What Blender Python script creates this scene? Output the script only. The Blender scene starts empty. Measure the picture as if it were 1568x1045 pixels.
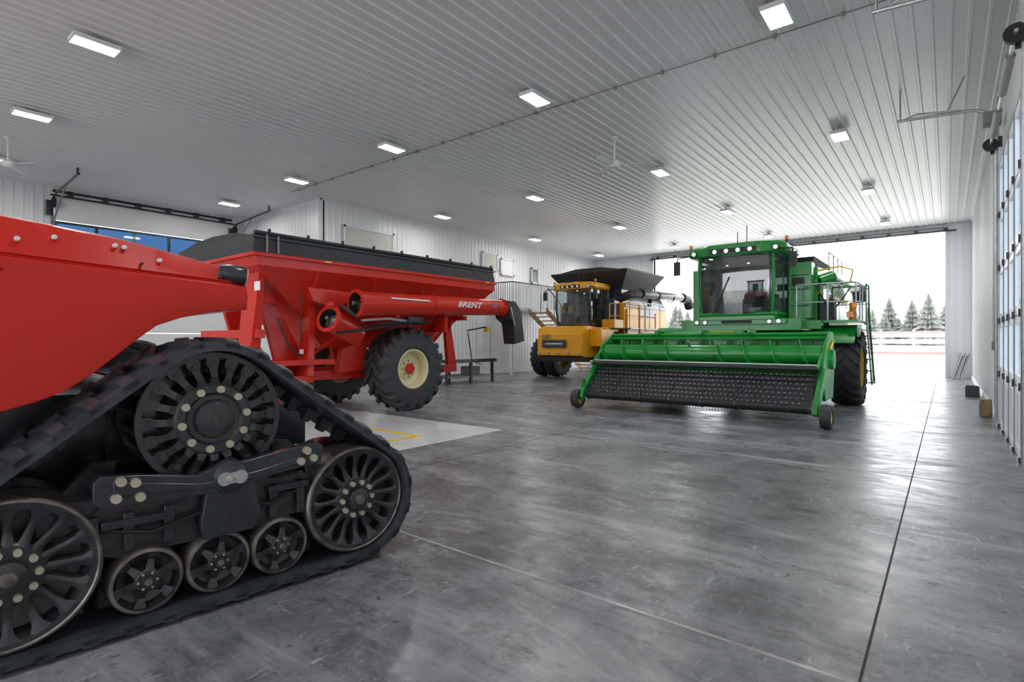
import bpy,bmesh,math,random
from mathutils import Vector,Matrix
random.seed(4)
V=Vector
sc=bpy.context.scene
try:
    sc.view_settings.view_transform='Standard'
except Exception: pass

# ---------------------------------------------------------------- materials
def mat(name,col,rough=.5,metal=0.,var=.0,scale=4.,bump=0.,bscale=30.,coat=0.,rvar=0.,col2=None,spec=.5):
    m=bpy.data.materials.new(name); m.use_nodes=True
    nt=m.node_tree; n=nt.nodes; l=nt.links
    b=n['Principled BSDF']
    b.inputs['Base Color'].default_value=(*col,1)
    b.inputs['Roughness'].default_value=rough
    b.inputs['Metallic'].default_value=metal
    b.inputs['Coat Weight'].default_value=coat
    b.inputs['Coat Roughness'].default_value=.08
    b.inputs['Specular IOR Level'].default_value=spec
    tc=n.new('ShaderNodeTexCoord')
    if var>0 or rvar>0:
        no=n.new('ShaderNodeTexNoise'); no.inputs['Scale'].default_value=scale; no.inputs['Detail'].default_value=6
        l.new(tc.outputs['Object'],no.inputs['Vector'])
        mr=n.new('ShaderNodeMapRange'); mr.inputs[1].default_value=.3; mr.inputs[2].default_value=.7
        l.new(no.outputs['Fac'],mr.inputs[0])
        if var>0:
            mx=n.new('ShaderNodeMix'); mx.data_type='RGBA'
            c2=col2 or tuple(c*(1-var) for c in col)
            mx.inputs[6].default_value=(*c2,1); mx.inputs[7].default_value=(*col,1)
            l.new(mr.outputs[0],mx.inputs[0]); l.new(mx.outputs[2],b.inputs['Base Color'])
        if rvar>0:
            m2=n.new('ShaderNodeMapRange'); m2.inputs[3].default_value=max(0,rough-rvar); m2.inputs[4].default_value=rough+rvar
            l.new(no.outputs['Fac'],m2.inputs[0]); l.new(m2.outputs[0],b.inputs['Roughness'])
    if bump>0:
        n2=n.new('ShaderNodeTexNoise'); n2.inputs['Scale'].default_value=bscale; n2.inputs['Detail'].default_value=4
        l.new(tc.outputs['Object'],n2.inputs['Vector'])
        bp=n.new('ShaderNodeBump'); bp.inputs['Strength'].default_value=bump; bp.inputs['Distance'].default_value=.01
        l.new(n2.outputs['Fac'],bp.inputs['Height']); l.new(bp.outputs[0],b.inputs['Normal'])
    return m
def glassmat(name,tint,gl=.12):
    m=bpy.data.materials.new(name); m.use_nodes=True
    nt=m.node_tree; n=nt.nodes; l=nt.links
    n.remove(n['Principled BSDF'])
    o=n['Material Output']; t=n.new('ShaderNodeBsdfTransparent'); t.inputs[0].default_value=(*tint,1)
    g=n.new('ShaderNodeBsdfGlossy'); g.inputs['Roughness'].default_value=.02
    lw=n.new('ShaderNodeLayerWeight'); lw.inputs[0].default_value=.25
    mr=n.new('ShaderNodeMapRange'); mr.inputs[3].default_value=gl; mr.inputs[4].default_value=.8
    l.new(lw.outputs['Fresnel'],mr.inputs[0])
    mx=n.new('ShaderNodeMixShader'); l.new(mr.outputs[0],mx.inputs[0]); l.new(t.outputs[0],mx.inputs[1]); l.new(g.outputs[0],mx.inputs[2])
    l.new(mx.outputs[0],o.inputs[0]); return m
def emis(name,col,st):
    m=bpy.data.materials.new(name); m.use_nodes=True
    b=m.node_tree.nodes['Principled BSDF']
    b.inputs['Base Color'].default_value=(*col,1)
    b.inputs['Emission Color'].default_value=(*col,1); b.inputs['Emission Strength'].default_value=st
    return m

M_RED=mat('red_paint',(.63,.018,.008),.36,0,.1,2,coat=.15,spec=.3)
M_RED2=mat('cart_red_paint',(.6,.024,.01),.38,0,.12,3,coat=.12,spec=.3)
M_GRN=mat('green_paint',(.009,.25,.032),.32,0,.12,3,coat=.3,spec=.4)
M_YEL=mat('yellow_paint',(.82,.36,.005),.34,0,.12,3,coat=.2,spec=.4)
M_YRIM=mat('rim_yellow',(.85,.55,.02),.4,0,.1,5)
M_CREAM=mat('rim_cream',(.78,.7,.42),.4,0,.1,5)
M_RUB=mat('tyre_rubber',(.022,.024,.028),.6,0,.4,8,.3,60,col2=(.04,.04,.042))
M_BELT=mat('track_rubber',(.022,.027,.036),.38,0,.5,6,.3,50,col2=(.055,.063,.077))
M_BLK=mat('black_paint',(.016,.02,.028),.26,.0,.3,7,coat=.35,col2=(.032,.038,.048))
M_BLKM=mat('black_matte',(.015,.016,.019),.55,0,.3,8)
M_CAST=mat('cast_black',(.016,.019,.025),.28,.2,.5,14,.2,60,coat=.4,col2=(.048,.048,.052))
M_STEEL=mat('worn_steel',(.34,.31,.28),.4,.7,.5,10,.15,60,col2=(.11,.085,.07))
M_GALV=mat('galvanised_steel',(.6,.62,.64),.38,.8,.25,12)
M_NUT=mat('nut_zinc',(.62,.56,.42),.4,.4,.2,20)
M_TARP=mat('tarp_black',(.022,.025,.03),.55,0,.3,5,.2,30)
M_GLS=glassmat('cab_glass',(.62,.68,.68),.1)
M_WIN=glassmat('window_glass',(.85,.92,1.),.08)
M_BLUEW=glassmat('tinted_window_glass',(.12,.2,.3),.08)
M_GREY=mat('grey_plastic',(.25,.25,.26),.5,0,.2,6)
M_SEAT=mat('seat_fabric',(.2,.18,.16),.8,0,.2,30,.2,100)
M_LENS=mat('lamp_lens',(.85,.87,.9),.12,.3,.1,20)
M_ORG=mat('beacon_orange',(.9,.25,.02),.25,0,.1,10)
M_WHT=mat('white_paint',(.82,.83,.84),.4,0,.05,4)
M_WOOD=mat('stair_wood',(.55,.32,.13),.55,0,.4,6,.2,30)
M_BAG=mat('bag_brown',(.35,.23,.12),.8,0,.4,12,.4,30)
M_LED=emis('led_panel',(1,.99,.96),90)
M_TRIM=mat('trim_white',(.76,.79,.82),.4,0,.05,3)
M_WALL=mat('steel_wall_panel',(.80,.81,.83),.36,0,.03,.6)
M_CEIL=mat('steel_ceiling_panel',(.72,.725,.74),.3,.0,.02,.3)
M_SNOW=mat('outside_gravel_snow',(.66,.63,.57),.9,0,.2,.3,.2,3)
M_TREE=mat('frosted_foliage',(.11,.125,.1),.9,0,.5,1.5,.4,6,col2=(.26,.27,.25))
M_FENCE=mat('fence_white',(.4,.35,.34),.7,0,.15,1)
M_FENCR=mat('fence_red',(.3,.19,.18),.7,0,.15,1)

def floor_mat():
    m=bpy.data.materials.new('polished_concrete'); m.use_nodes=True
    nt=m.node_tree; n=nt.nodes; l=nt.links; b=n['Principled BSDF']
    tc=n.new('ShaderNodeTexCoord')
    def noise(sc_,det,sx=1,sy=1,rot=0,dist=0,ro=.62):
        mp=n.new('ShaderNodeMapping'); mp.inputs['Scale'].default_value=(sx,sy,1); mp.inputs['Rotation'].default_value=(0,0,rot)
        l.new(tc.outputs['Object'],mp.inputs[0])
        t=n.new('ShaderNodeTexNoise'); t.inputs['Scale'].default_value=sc_; t.inputs['Detail'].default_value=det
        t.inputs['Roughness'].default_value=ro; t.inputs['Distortion'].default_value=dist
        l.new(mp.outputs[0],t.inputs[0]); return t
    def ramp(src,p0,p1,c0,c1):
        r=n.new('ShaderNodeValToRGB'); e=r.color_ramp.elements; e[0].position=p0; e[0].color=(c0,c0,c0,1); e[1].position=p1; e[1].color=(c1,c1,c1,1)
        l.new(src,r.inputs[0]); return r
    def mix(f,a,col):
        x=n.new('ShaderNodeMix'); x.data_type='RGBA'; l.new(f,x.inputs[0]); l.new(a,x.inputs[6]); x.inputs[7].default_value=(*col,1); return x.outputs[2]
    a=noise(.45,8,dist=.3); c=noise(2.2,9,1,.6,.5,.3,.7); d=noise(30,5)
    s1=n.new('ShaderNodeMath'); s1.operation='MULTIPLY_ADD'; s1.inputs[1].default_value=.5; l.new(c.outputs['Fac'],s1.inputs[0])
    s0=n.new('ShaderNodeMath'); s0.operation='MULTIPLY'; s0.inputs[1].default_value=.38; l.new(a.outputs['Fac'],s0.inputs[0]); l.new(s0.outputs[0],s1.inputs[2])
    s2=n.new('ShaderNodeMath'); s2.operation='MULTIPLY_ADD'; s2.inputs[1].default_value=.14; l.new(d.outputs['Fac'],s2.inputs[0]); l.new(s1.outputs[0],s2.inputs[2])
    r1=n.new('ShaderNodeValToRGB'); e=r1.color_ramp.elements
    e[0].position=.42; e[0].color=(.07,.076,.088,1); e[1].position=.6; e[1].color=(.235,.247,.27,1)
    l.new(s2.outputs[0],r1.inputs[0])
    col=r1.outputs[0]
    sw=noise(.9,12,.5,1.9,.3,.6,.74); col=mix(ramp(sw.outputs['Fac'],.48,.62,0,.7).outputs[0],col,(.37,.378,.395))
    sk=noise(1.3,12,1.,2.0,-.5,.8,.76); col=mix(ramp(sk.outputs['Fac'],.52,.64,0,.65).outputs[0],col,(.05,.05,.052))
    gate=noise(.7,3)
    for scl,sx,sy,ro,c0,am in ((5,1,2.4,.9,(.03,.028,.027),.8),(8,2.6,.7,.2,(.5,.5,.51),.8),(14,.6,2.2,-.7,(.45,.45,.46),.6),(10,1.2,1,.4,(.035,.032,.03),.8)):
        sp=noise(scl,7,sx,sy,ro,.4,.7)
        mu=n.new('ShaderNodeMath'); mu.operation='MULTIPLY'; l.new(ramp(sp.outputs['Fac'],.59,.66,0,am).outputs[0],mu.inputs[0]); l.new(ramp(gate.outputs['Fac'],.42,.55,.12,1).outputs[0],mu.inputs[1])
        col=mix(mu.outputs[0],col,c0)
    l.new(col,b.inputs['Base Color'])
    mr=n.new('ShaderNodeMapRange'); mr.inputs[1].default_value=.35; mr.inputs[2].default_value=.65; mr.inputs[3].default_value=.2; mr.inputs[4].default_value=.46
    l.new(sk.outputs['Fac'],mr.inputs[0]); l.new(mr.outputs[0],b.inputs['Roughness'])
    bp=n.new('ShaderNodeBump'); bp.inputs['Strength'].default_value=.06; bp.inputs['Distance'].default_value=.01
    l.new(d.outputs['Fac'],bp.inputs['Height']); l.new(bp.outputs[0],b.inputs['Normal'])
    b.inputs['Specular IOR Level'].default_value=.5
    return m
M_FLOOR=floor_mat()
M_JOINT=mat('floor_joint',(.03,.03,.034),.7,0,.3,5)
M_JOINTL=mat('floor_joint_light',(.6,.6,.6),.6,0,.5,3,col2=(.2,.2,.2))
M_WPAINT=mat('floor_paint_white',(.68,.7,.72),.2,0,.12,2)
M_YPAINT=mat('floor_paint_yellow',(.85,.55,.02),.4,0,.3,6)

# ---------------------------------------------------------------- builder
class Root:
    def __init__(s,name,o=(0,0,0),rz=0):
        s.o=V(o); s.e=bpy.data.objects.new(name,None); s.e.empty_display_size=.3
        sc.collection.objects.link(s.e)
        s.e.rotation_euler=(0,0,rz); s.e.location=Matrix.Rotation(rz,3,'Z')@s.o
        s.parts=[]
    def part(s,name,bevel=0):
        p=Part(name,s,bevel); s.parts.append(p); return p
    def done(s):
        for p in s.parts: p.finish()
class Part:
    def __init__(s,name,root=None,bevel=0):
        s.name=name; s.root=root; s.o=root.o if root else V((0,0,0)); s.bm=bmesh.new(); s.m=[]; s.bevel=bevel
    def mi(s,m):
        if m not in s.m: s.m.append(m)
        return s.m.index(m)
    def add(s,vs,fs,m):
        k=s.mi(m); b=[s.bm.verts.new(V(v)-s.o) for v in vs]
        for f in fs:
            try:
                x=s.bm.faces.new([b[i] for i in f]); x.material_index=k
            except ValueError: pass
    def hexa(s,c,m):
        s.add(c,[(3,2,1,0),(4,5,6,7),(0,1,5,4),(1,2,6,5),(2,3,7,6),(3,0,4,7)],m)
    def box(s,c,d,m,R=None):
        c=V(c); h=[x/2 for x in d]
        cs=[(-1,-1,-1),(1,-1,-1),(1,1,-1),(-1,1,-1),(-1,-1,1),(1,-1,1),(1,1,1),(-1,1,1)]
        pts=[V((a*h[0],b*h[1],e*h[2])) for a,b,e in cs]
        if R is not None: pts=[R@p for p in pts]
        s.hexa([c+p for p in pts],m)
    def bb(s,x0,x1,y0,y1,z0,z1,m):
        s.box(((x0+x1)/2,(y0+y1)/2,(z0+z1)/2),(x1-x0,y1-y0,z1-z0),m)
    def prism(s,pts,ax,lo,hi,m):
        def P(p,t):
            return {'x':(t,p[0],p[1]),'y':(p[0],t,p[1]),'z':(p[0],p[1],t)}[ax]
        n=len(pts)
        s.add([P(p,lo) for p in pts]+[P(p,hi) for p in pts],
              [tuple(range(n)),tuple(range(2*n-1,n-1,-1))]+[(i,(i+1)%n,n+(i+1)%n,n+i) for i in range(n)],m)
    def loft(s,rings,m,cap=True,closed=True):
        n=len(rings[0]); vs=[p for r in rings for p in r]; fs=[]
        for k in range(len(rings)-1):
            for i in range(n if closed else n-1):
                j=(i+1)%n; fs.append((k*n+i,k*n+j,(k+1)*n+j,(k+1)*n+i))
        if cap:
            fs.append(tuple(range(n))); fs.append(tuple(range(len(vs)-1,len(vs)-n-1,-1)))
        s.add(vs,fs,m)
    def lathe(s,prof,c,ax,m,n=32,closed=False):
        c=V(c); a=V(ax).normalized(); b=a.cross(V((0,0,1)) if abs(a.z)<.9 else V((1,0,0))).normalized(); d=a.cross(b)
        k=len(prof); vs=[]
        for i in range(n):
            t=2*math.pi*i/n; rd=b*math.cos(t)+d*math.sin(t)
            for h,r in prof: vs.append(c+a*h+rd*max(r,.0004))
        fs=[]
        for i in range(n):
            j=(i+1)%n
            for q in range(k if closed else k-1):
                w=(q+1)%k; fs.append((i*k+q,j*k+q,j*k+w,i*k+w))
        s.add(vs,fs,m)
    def cyl(s,p0,p1,r,m,n=14,r1=None):
        p0=V(p0); p1=V(p1); L=(p1-p0).length; r1=r if r1 is None else r1
        s.lathe([(0,0),(0,r),(L,r1),(L,0)],p0,p1-p0,m,n)
    def sweep(s,pts,r,m,n=8):
        pts=[V(p) for p in pts]; up=None; rings=[]
        for i,p in enumerate(pts):
            if i==0: t=pts[1]-p
            elif i==len(pts)-1: t=p-pts[i-1]
            else: t=(pts[i+1]-p).normalized()+(p-pts[i-1]).normalized()
            t.normalize()
            if up is None: up=t.cross(V((0,0,1)) if abs(t.z)<.9 else V((1,0,0))).normalized()
            up=(up-t*up.dot(t)).normalized(); w=t.cross(up)
            q=r[i] if isinstance(r,(list,tuple)) else r
            rings.append([p+(up*math.cos(2*math.pi*k/n)+w*math.sin(2*math.pi*k/n))*q for k in range(n)])
        s.loft(rings,m)
    def helix(s,c,ax,L,r0,r1,pitch,m,hand=1,ph=0,th=.012):
        c=V(c); a=V(ax).normalized(); b=a.cross(V((0,0,1)) if abs(a.z)<.9 else V((1,0,0))).normalized(); d=a.cross(b)
        st=int(L/pitch*20); rings=[]
        for i in range(st+1):
            h=L*i/st; t=ph+hand*2*math.pi*h/pitch; rd=b*math.cos(t)+d*math.sin(t)
            rings.append([c+a*h+rd*r0,c+a*h+rd*r1,c+a*(h+th)+rd*r1,c+a*(h+th)+rd*r0])
        s.loft(rings,m)
    def finish(s):
        bm=s.bm
        bmesh.ops.recalc_face_normals(bm,faces=bm.faces[:])
        for f in bm.faces: f.smooth=True
        for e in bm.edges:
            if len(e.link_faces)!=2 or e.calc_face_angle(0)>.55: e.smooth=False
        me=bpy.data.meshes.new(s.name); bm.to_mesh(me); bm.free()
        for m in s.m: me.materials.append(m)
        o=bpy.data.objects.new(s.name,me); sc.collection.objects.link(o)
        if s.root: o.parent=s.root.e
        if s.bevel:
            b=o.modifiers.new('bevel','BEVEL'); b.width=s.bevel; b.segments=2; b.limit_method='ANGLE'; b.angle_limit=.7
        s.obj=o; return o
def single(name,fn,bevel=0):
    p=Part(name,None,bevel); fn(p); return p.finish()

def frames(ax):
    a=V(ax).normalized(); b=a.cross(V((0,0,1)) if abs(a.z)<.9 else V((1,0,0))).normalized(); return a,b,a.cross(b)
def bolts(p,c,ax,rad,n,r,h,m,ph=0,nn=8):
    a,b,d=frames(ax); c=V(c)
    for i in range(n):
        t=ph+2*math.pi*i/n; q=c+(b*math.cos(t)+d*math.sin(t))*rad
        p.cyl(q,q+a*h,r,m,nn)
def tyre(p,c,ax,R,w,rr,mrim,nl=20,lug=.05,hub=.14):
    c=V(c); a,b,d=frames(ax); B=R-lug
    pr=[(-w*.40,rr),(-w*.47,rr+.03),(-w*.5,rr+.4*(R-rr)),(-w*.48,B-.08),(-w*.40,B-.01),(-w*.2,B),(0,B+.005)]
    pr=pr+[(-h,r) for h,r in reversed(pr[:-1])]
    p.lathe(pr,c,a,M_RUB,48)
    def pt(h,r,t): return c+a*h+(b*math.cos(t)+d*math.sin(t))*r
    for sd in (-1,1):
        for i in range(nl):
            t0=2*math.pi*(i+(.5 if sd>0 else 0))/nl; th=.42*2*math.pi/nl/2
            st=[(0.01,0,R,B-.02,1.),(w*.22,.55,R,B-.02,1.05),(w*.42,1.,R-.005,B-.05,1.15),(w*.5,1.15,R-.05,B-.09,1.1),(w*.505,1.25,R-.17,R-.2,.9)]
            rings=[]
            for h,k,ro,ri,wd in st:
                t=t0+k*2*math.pi/nl*.9
                rings.append([pt(sd*h,ri,t-th*wd),pt(sd*h,ro,t-th*.8*wd),pt(sd*h,ro,t+th*.8*wd),pt(sd*h,ri,t+th*wd)])
            p.loft(rings,M_RUB)
    p.lathe([(w*.40,rr-.0),(w*.43,rr),(w*.43,rr-.03),(w*.36,rr-.05),(w*.1,rr-.07),(w*.06,rr*.6),(w*.16,rr*.45),(w*.16,hub),(w*.22,hub*.9),(w*.22,0)],c,a,mrim,40)
    p.lathe([(-w*.40,rr),(-w*.43,rr-.03),(-w*.1,rr-.07),(-w*.05,0)],c,a,mrim,32)
    bolts(p,c+a*(w*.16),a,(rr*.45+hub)/2,8,.018,.02,M_STEEL)
def rail(p,pts,h,m,r=.018,mid=1):
    pts=[V(q) for q in pts]
    for q in pts: p.cyl(q,q+V((0,0,h)),r,m,8)
    p.sweep([q+V((0,0,h)) for q in pts],r,m)
    for k in range(mid): p.sweep([q+V((0,0,h*(k+1)/(mid+1))) for q in pts],r*.8,m)

# ---------------------------------------------------------------- room shell
H=6.3; XR=.8; XL=-16.4; XLL=-21.7; YE=28.5; YB=-8; YC=10.2
def ribbed(p,o,u,e,nrm,Lu,Le,m,sp=.23,d=.02):
    o=V(o);u=V(u);e=V(e);n=V(nrm); pr=[(0,0)]; x=sp*.5
    while x+.06<Lu:
        pr+= [(x-.035,0),(x-.018,d),(x+.018,d),(x+.035,0)]; x+=sp
    pr.append((Lu,0))
    k=len(pr); vs=[o+u*a+n*b for a,b in pr]+[o+u*a+n*b+e*Le for a,b in pr]
    p.add(vs,[(i,i+1,k+i+1,k+i) for i in range(k-1)],m)
def slab(p,x0,x1,y0,y1,z0,z1,m): p.bb(x0,x1,y0,y1,z0,z1,m)

def f(p):
    slab(p,XLL-.2,XR+.2,YB-.2,YE+.25,-.2,0,M_FLOOR)
single('floor',f)
def f(p):
    ribbed(p,(XL,YB,H),(1,0,0),(0,1,0),(0,0,-1),XR-XL,YE-YB,M_CEIL,.23,.028)
    ribbed(p,(XLL,YB,H),(1,0,0),(0,1,0),(0,0,-1),XL-XLL,YC-YB,M_CEIL,.23,.028)
    slab(p,XL-.2,XR+.2,YB-.2,YE+.2,H+.03,H+.2,M_CEIL); slab(p,XLL-.2,XL-.2,YB-.2,YC+.2,H+.03,H+.2,M_CEIL)
single('ceiling',f)
def f(p):
    y0,y1,zt=8.3,12.7,4.6
    for a,b,z0,z1 in ((YB,y0,0,H),(y1,YE,0,H),(y0,y1,zt,H)):
        ribbed(p,(XR,a,z0),(0,1,0),(0,0,1),(-1,0,0),b-a,z1-z0,M_WALL)
        slab(p,XR+.01,XR+.2,a,b,z0,z1,M_WALL)
single('wall_right',f)
def f(p):
    x0,x1,zt=-12.7,-.06,6.08
    for a,b,z0,z1 in ((XL,x0,0,H),(x1,XR,0,H),(x0,x1,zt,H)):
        ribbed(p,(a,YE,z0),(1,0,0),(0,0,1),(0,-1,0),b-a,z1-z0,M_WALL)
        slab(p,a,b,YE+.01,YE+.22,z0,z1,M_WALL)
single('wall_end',f)
def f(p):
    ribbed(p,(XL,YC,0),(0,1,0),(0,0,1),(1,0,0),YE-YC,H,M_WALL)
    slab(p,XL-.2,XL-.01,YC+.2,YE,0,H,M_WALL)
single('wall_left',f)
def f(p):
    ribbed(p,(XLL,YC,0),(1,0,0),(0,0,1),(0,-1,0),XL-XLL,H,M_WALL)
    slab(p,XLL,XL-.0,YC+.01,YC+.2,0,H,M_WALL)
single('wall_return',f)
def f(p):
    y0,y1,zt=4.4,9.6,6.1
    for a,b,z0,z1 in ((YB,y0,0,H),(y1,YC,0,H),(y0,y1,zt,H)):
        ribbed(p,(XLL,a,z0),(0,1,0),(0,0,1),(1,0,0),b-a,z1-z0,M_WALL)
        slab(p,XLL-.2,XLL-.01,a,b,z0,z1,M_WALL)
single('wall_bay',f)
def f(p): # back wall with an unseen opening added to let in fill daylight
    x0,x1,zt=-13.5,-.6,5.6
    for a,b,z0,z1 in ((XLL,x0,0,H),(x1,XR,0,H),(x0,x1,zt,H)):
        ribbed(p,(a,YB,z0),(1,0,0),(0,0,1),(0,1,0),b-a,z1-z0,M_WALL)
        slab(p,a,b,YB-.2,YB-.01,z0,z1,M_WALL)
single('wall_back',f)
single('baseboard_left',lambda p:p.bb(XL+.02,XL+.05,YC,YE,0,.12,M_TRIM))
single('baseboard_right',lambda p:(p.bb(XR-.05,XR-.02,12.85,YE,0,.12,M_TRIM),p.bb(XR-.05,XR-.02,YB,8.15,0,.12,M_TRIM)))
single('trim_1',lambda p:(p.bb(-12.82,-12.7,YE-.06,YE+.25,0,6.1,M_TRIM),p.bb(-.06,.04,YE-.06,YE+.25,0,6.1,M_TRIM),p.bb(-12.82,.04,YE-.06,YE+.25,6.02,6.14,M_TRIM)))
single('trim_2',lambda p:(p.bb(XL-.02,XL+.05,YC-.05,YC+.08,0,H,M_TRIM)))
single('trim_3',lambda p:(p.bb(XL,XR,YE-.05,YE-.0,H-.07,H-.02,M_TRIM),p.bb(XR-.05,XR,YB,YE,H-.07,H-.02,M_TRIM),p.bb(XL,XL+.05,YC,YE,H-.07,H-.02,M_TRIM)))
def f(p):
    p.cyl((XL,9.2,H-.035),(XR-.1,9.2,H-.035),.011,M_GREY,8)
    x=-15.9
    while x<.5:
        p.box((x,9.2,H-.04),(.05,.06,.05),M_GREY); p.cyl((x,9.2,H-.06),(x,9.2,H-.11),.016,M_NUT,8); x+=.92
single('ceiling_conduit',f)
def f(p):
    for x in (-.3,-4.9,-9.5,-14.1): p.bb(x-.006,x+.006,YB,YE,0,.0015,M_JOINT)
    for y in (2.8,7.45,12.1,16.75,21.4,26): p.bb(XL,XR-.03,y-.010,y+.010,0,.0015,M_JOINTL)
single('floor_joints',f)
single('floor_marking_white',lambda p:p.bb(-13,-5.85,3.6,7.07,0,.003,M_WPAINT))
def f(p):
    p.bb(-9.5,-6.45,5.7,5.8,.003,.006,M_YPAINT); p.bb(-6.55,-6.45,3.7,5.7,.003,.006,M_YPAINT)
single('floor_marking_yellow',f)

# right sectional overhead door
R=Root('door_1',(XR-.05,10.5,0))
p=R.part('panels',.003)
y0,y1=8.25,12.75; x=XR-.08; hs=.92
for k in range(5):
    z0=.01+k*hs; z1=z0+hs-.015
    p.bb(x,x+.05,y0,y1,z0,z0+.12,M_TRIM); p.bb(x,x+.05,y0,y1,z1-.1,z1,M_TRIM)
    p.bb(x-.003,x+.0,y0,y1,z1-.012,z1+.014,M_GREY)
    for j in range(6):
        yy=y0+(y1-y0)*j/5; p.bb(x-.002,x+.052,max(y0,yy-.05),min(y1,yy+.05),z0,z1,M_TRIM)
        if 0<j<5: p.bb(x-.012,x-.002,yy-.02,yy+.02,z0,z1,M_GREY)
    p.bb(x+.02,x+.03,y0,y1,z0+.1,z1-.1,M_WIN if k else M_TRIM)
    for j in range(6):
        yy=y0+.06+(y1-y0-.12)*j/5; p.box((x-.02,yy,z0),(.03,.08,.1),M_BLK)
p=R.part('rails')
for yy in (8.35,12.8):
    pts=[(XR-.12,yy,.1),(XR-.12,yy,5.25)]
    for k in range(1,7):
        t=k/6*math.pi/2; pts.append((XR-.12-.4*(1-math.cos(t)),yy,5.25+.4*math.sin(t)))
    pts.append((-.75,yy,5.72)); p.sweep(pts,.028,M_GALV)
    p.sweep([(-.7,yy,5.7),(-.7,yy,H)],.015,M_GALV); p.sweep([(0,yy,5.7),(.25,yy,H)],.015,M_GALV)
    p.sweep([(-.7,yy,5.7),(-.45,yy,5.78),(.2,yy,5.68)],.02,M_GALV)
    p.bb(XR-.1,XR-.03,yy-.03,yy+.03,0,4.9,M_TRIM)
p.cyl((XR-.2,8.2,4.95),(XR-.2,12.9,4.95),.02,M_GALV)
p.cyl((XR-.2,8.9,4.95),(XR-.2,10.2,4.95),.05,M_GREY); p.cyl((XR-.2,10.9,4.95),(XR-.2,12.2,4.95),.05,M_GREY)
for yy in (8.3,12.75): p.lathe([(-.03,0),(-.03,.11),(.03,.11),(.03,0)],(XR-.2,yy,4.95),(0,1,0),M_BLKM,20); p.box((XR-.12,yy+.07,4.95),(.16,.02,.3),M_BLK)
p.box((XR-.2,12.4,5.3),(.24,.26,.2),M_GREY)
R.done()
R=Root('wall_conduit',(XR,13.4,2)); p=R.part('pipes')
p.sweep([(XR-.05,13.6,.1),(XR-.05,13.6,H-.05)],.016,M_GALV); p.box((XR-.06,13.6,1.4),(.08,.2,.28),M_GREY)
p.sweep([(XR-.05,15.0,1.5),(XR-.05,15.0,H-.05)],.012,M_GALV); p.box((XR-.05,15.0,1.4),(.06,.12,.18),M_GREY); R.done()

# bay overhead door
R=Root('door_2',(XLL+.06,7,0)); p=R.part('panels',.003)
y0,y1=4.36,9.64; x=XLL+.03
zs=[.02,.9,1.78,2.66,3.54,4.42,5.26,6.14]
for k in range(len(zs)-1):
    z0,z1=zs[k],zs[k+1]-.02
    if k==5:
        p.bb(x,x+.05,y0,y1,z0,z0+.07,M_BLK); p.bb(x,x+.05,y0,y1,z1-.07,z1,M_BLK)
        for j in range(6):
            yy=y0+(y1-y0)*j/5; p.bb(x,x+.055,max(y0,yy-.04),min(y1,yy+.04),z0,z1,M_BLK)
        p.bb(x+.02,x+.03,y0,y1,z0,z1,M_BLUEW)
    else: p.bb(x,x+.05,y0,y1,z0,z1,M_WHT)
p=R.part('rails')
for yy in (4.28,9.72):
    p.sweep([(XLL+.12,yy,.1),(XLL+.12,yy,5.6),(XLL+.2,yy,5.85),(XLL+.45,yy,5.98),(XLL+3.0,yy,6.12)],.035,M_BLK)
    p.sweep([(XLL+2.9,yy,6.1),(XLL+2.9,yy,H)],.03,M_BLK); p.sweep([(XLL+.3,yy,5.2),(XLL+1.6,yy,6.0)],.025,M_GREY)
    p.lathe([(-.04,0),(-.04,.15),(.04,.15),(.04,0)],(XLL+.3,yy,5.75),(0,1,0),M_BLKM,16); p.box((XLL+.14,yy-.1,5.6),(.2,.12,.45),M_BLK)
p.cyl((XLL+.3,4.2,5.98),(XLL+.3,9.7,5.98),.03,M_BLKM)
p.bb(XLL+.03,XLL+.1,4.3,9.7,6.12,6.2,M_BLK)
for k in range(6): p.box((XLL+.18,4.7+k*.92,6.1),(.2,.14,.16),M_BLK)
R.done()
R=Root('door_header_rail',(-6,YE-.15,6)); p=R.part('rail')
p.bb(-12.9,.3,YE-.16,YE-.08,5.96,6.02,M_BLK)
for k in range(14): p.box((-12.4+k*.95,YE-.14,6.07),(.12,.12,.12),M_BLK)
p.cyl((-12.7,YE-.2,6.12),(0,YE-.2,6.12),.025,M_GREY); R.done()

def f(p):
    x=XL+.03; p.bb(x,x+.05,18.0,19.7,0,2.3,M_TRIM); p.bb(x+.05,x+.07,18.12,18.82,.02,2.18,M_WHT); p.bb(x+.05,x+.07,18.86,19.58,.02,2.18,M_WHT)
    for yy in (18.2,18.95):
        for z in (.25,1.0,1.6): p.bb(x+.07,x+.08,yy,yy+.22,z,z+.45,M_TRIM); p.bb(x+.07,x+.08,yy+.28,yy+.5,z,z+.45,M_TRIM)
    p.bb(x+.05,x+.075,18.82,18.86,.02,2.18,M_GREY)
    p.lathe([(0,.02),(.05,.03),(.07,0)],(x+.07,18.76,1.05),(1,0,0),M_GALV,12)
single('door_3',f,.005)
M_BEIGE=mat('beige_panel',(.62,.6,.54),.5,0,.08,2)
def hatch(name,y0,y1,z0,z1,m):
    def f(p):
        x=XL+.03; p.bb(x,x+.04,y0,y1,z0,z1,m)
        for a in (y0,y1-.08): p.bb(x+.0,x+.07,a,a+.08,z0,z1,M_TRIM)
        for a in (z0,z1-.08): p.bb(x+.0,x+.07,y0,y1,a,a+.08,M_TRIM)
    single(name,f,.004)
hatch('window_1',11.1,13.3,4.6,5.55,M_BEIGE)
hatch('window_2',18.3,19.4,4.75,5.55,M_BEIGE)
hatch('window_3',19.6,20.6,4.6,5.4,M_WHT)
hatch('window_4',22.0,22.6,4.4,5.2,M_BLK)
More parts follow.
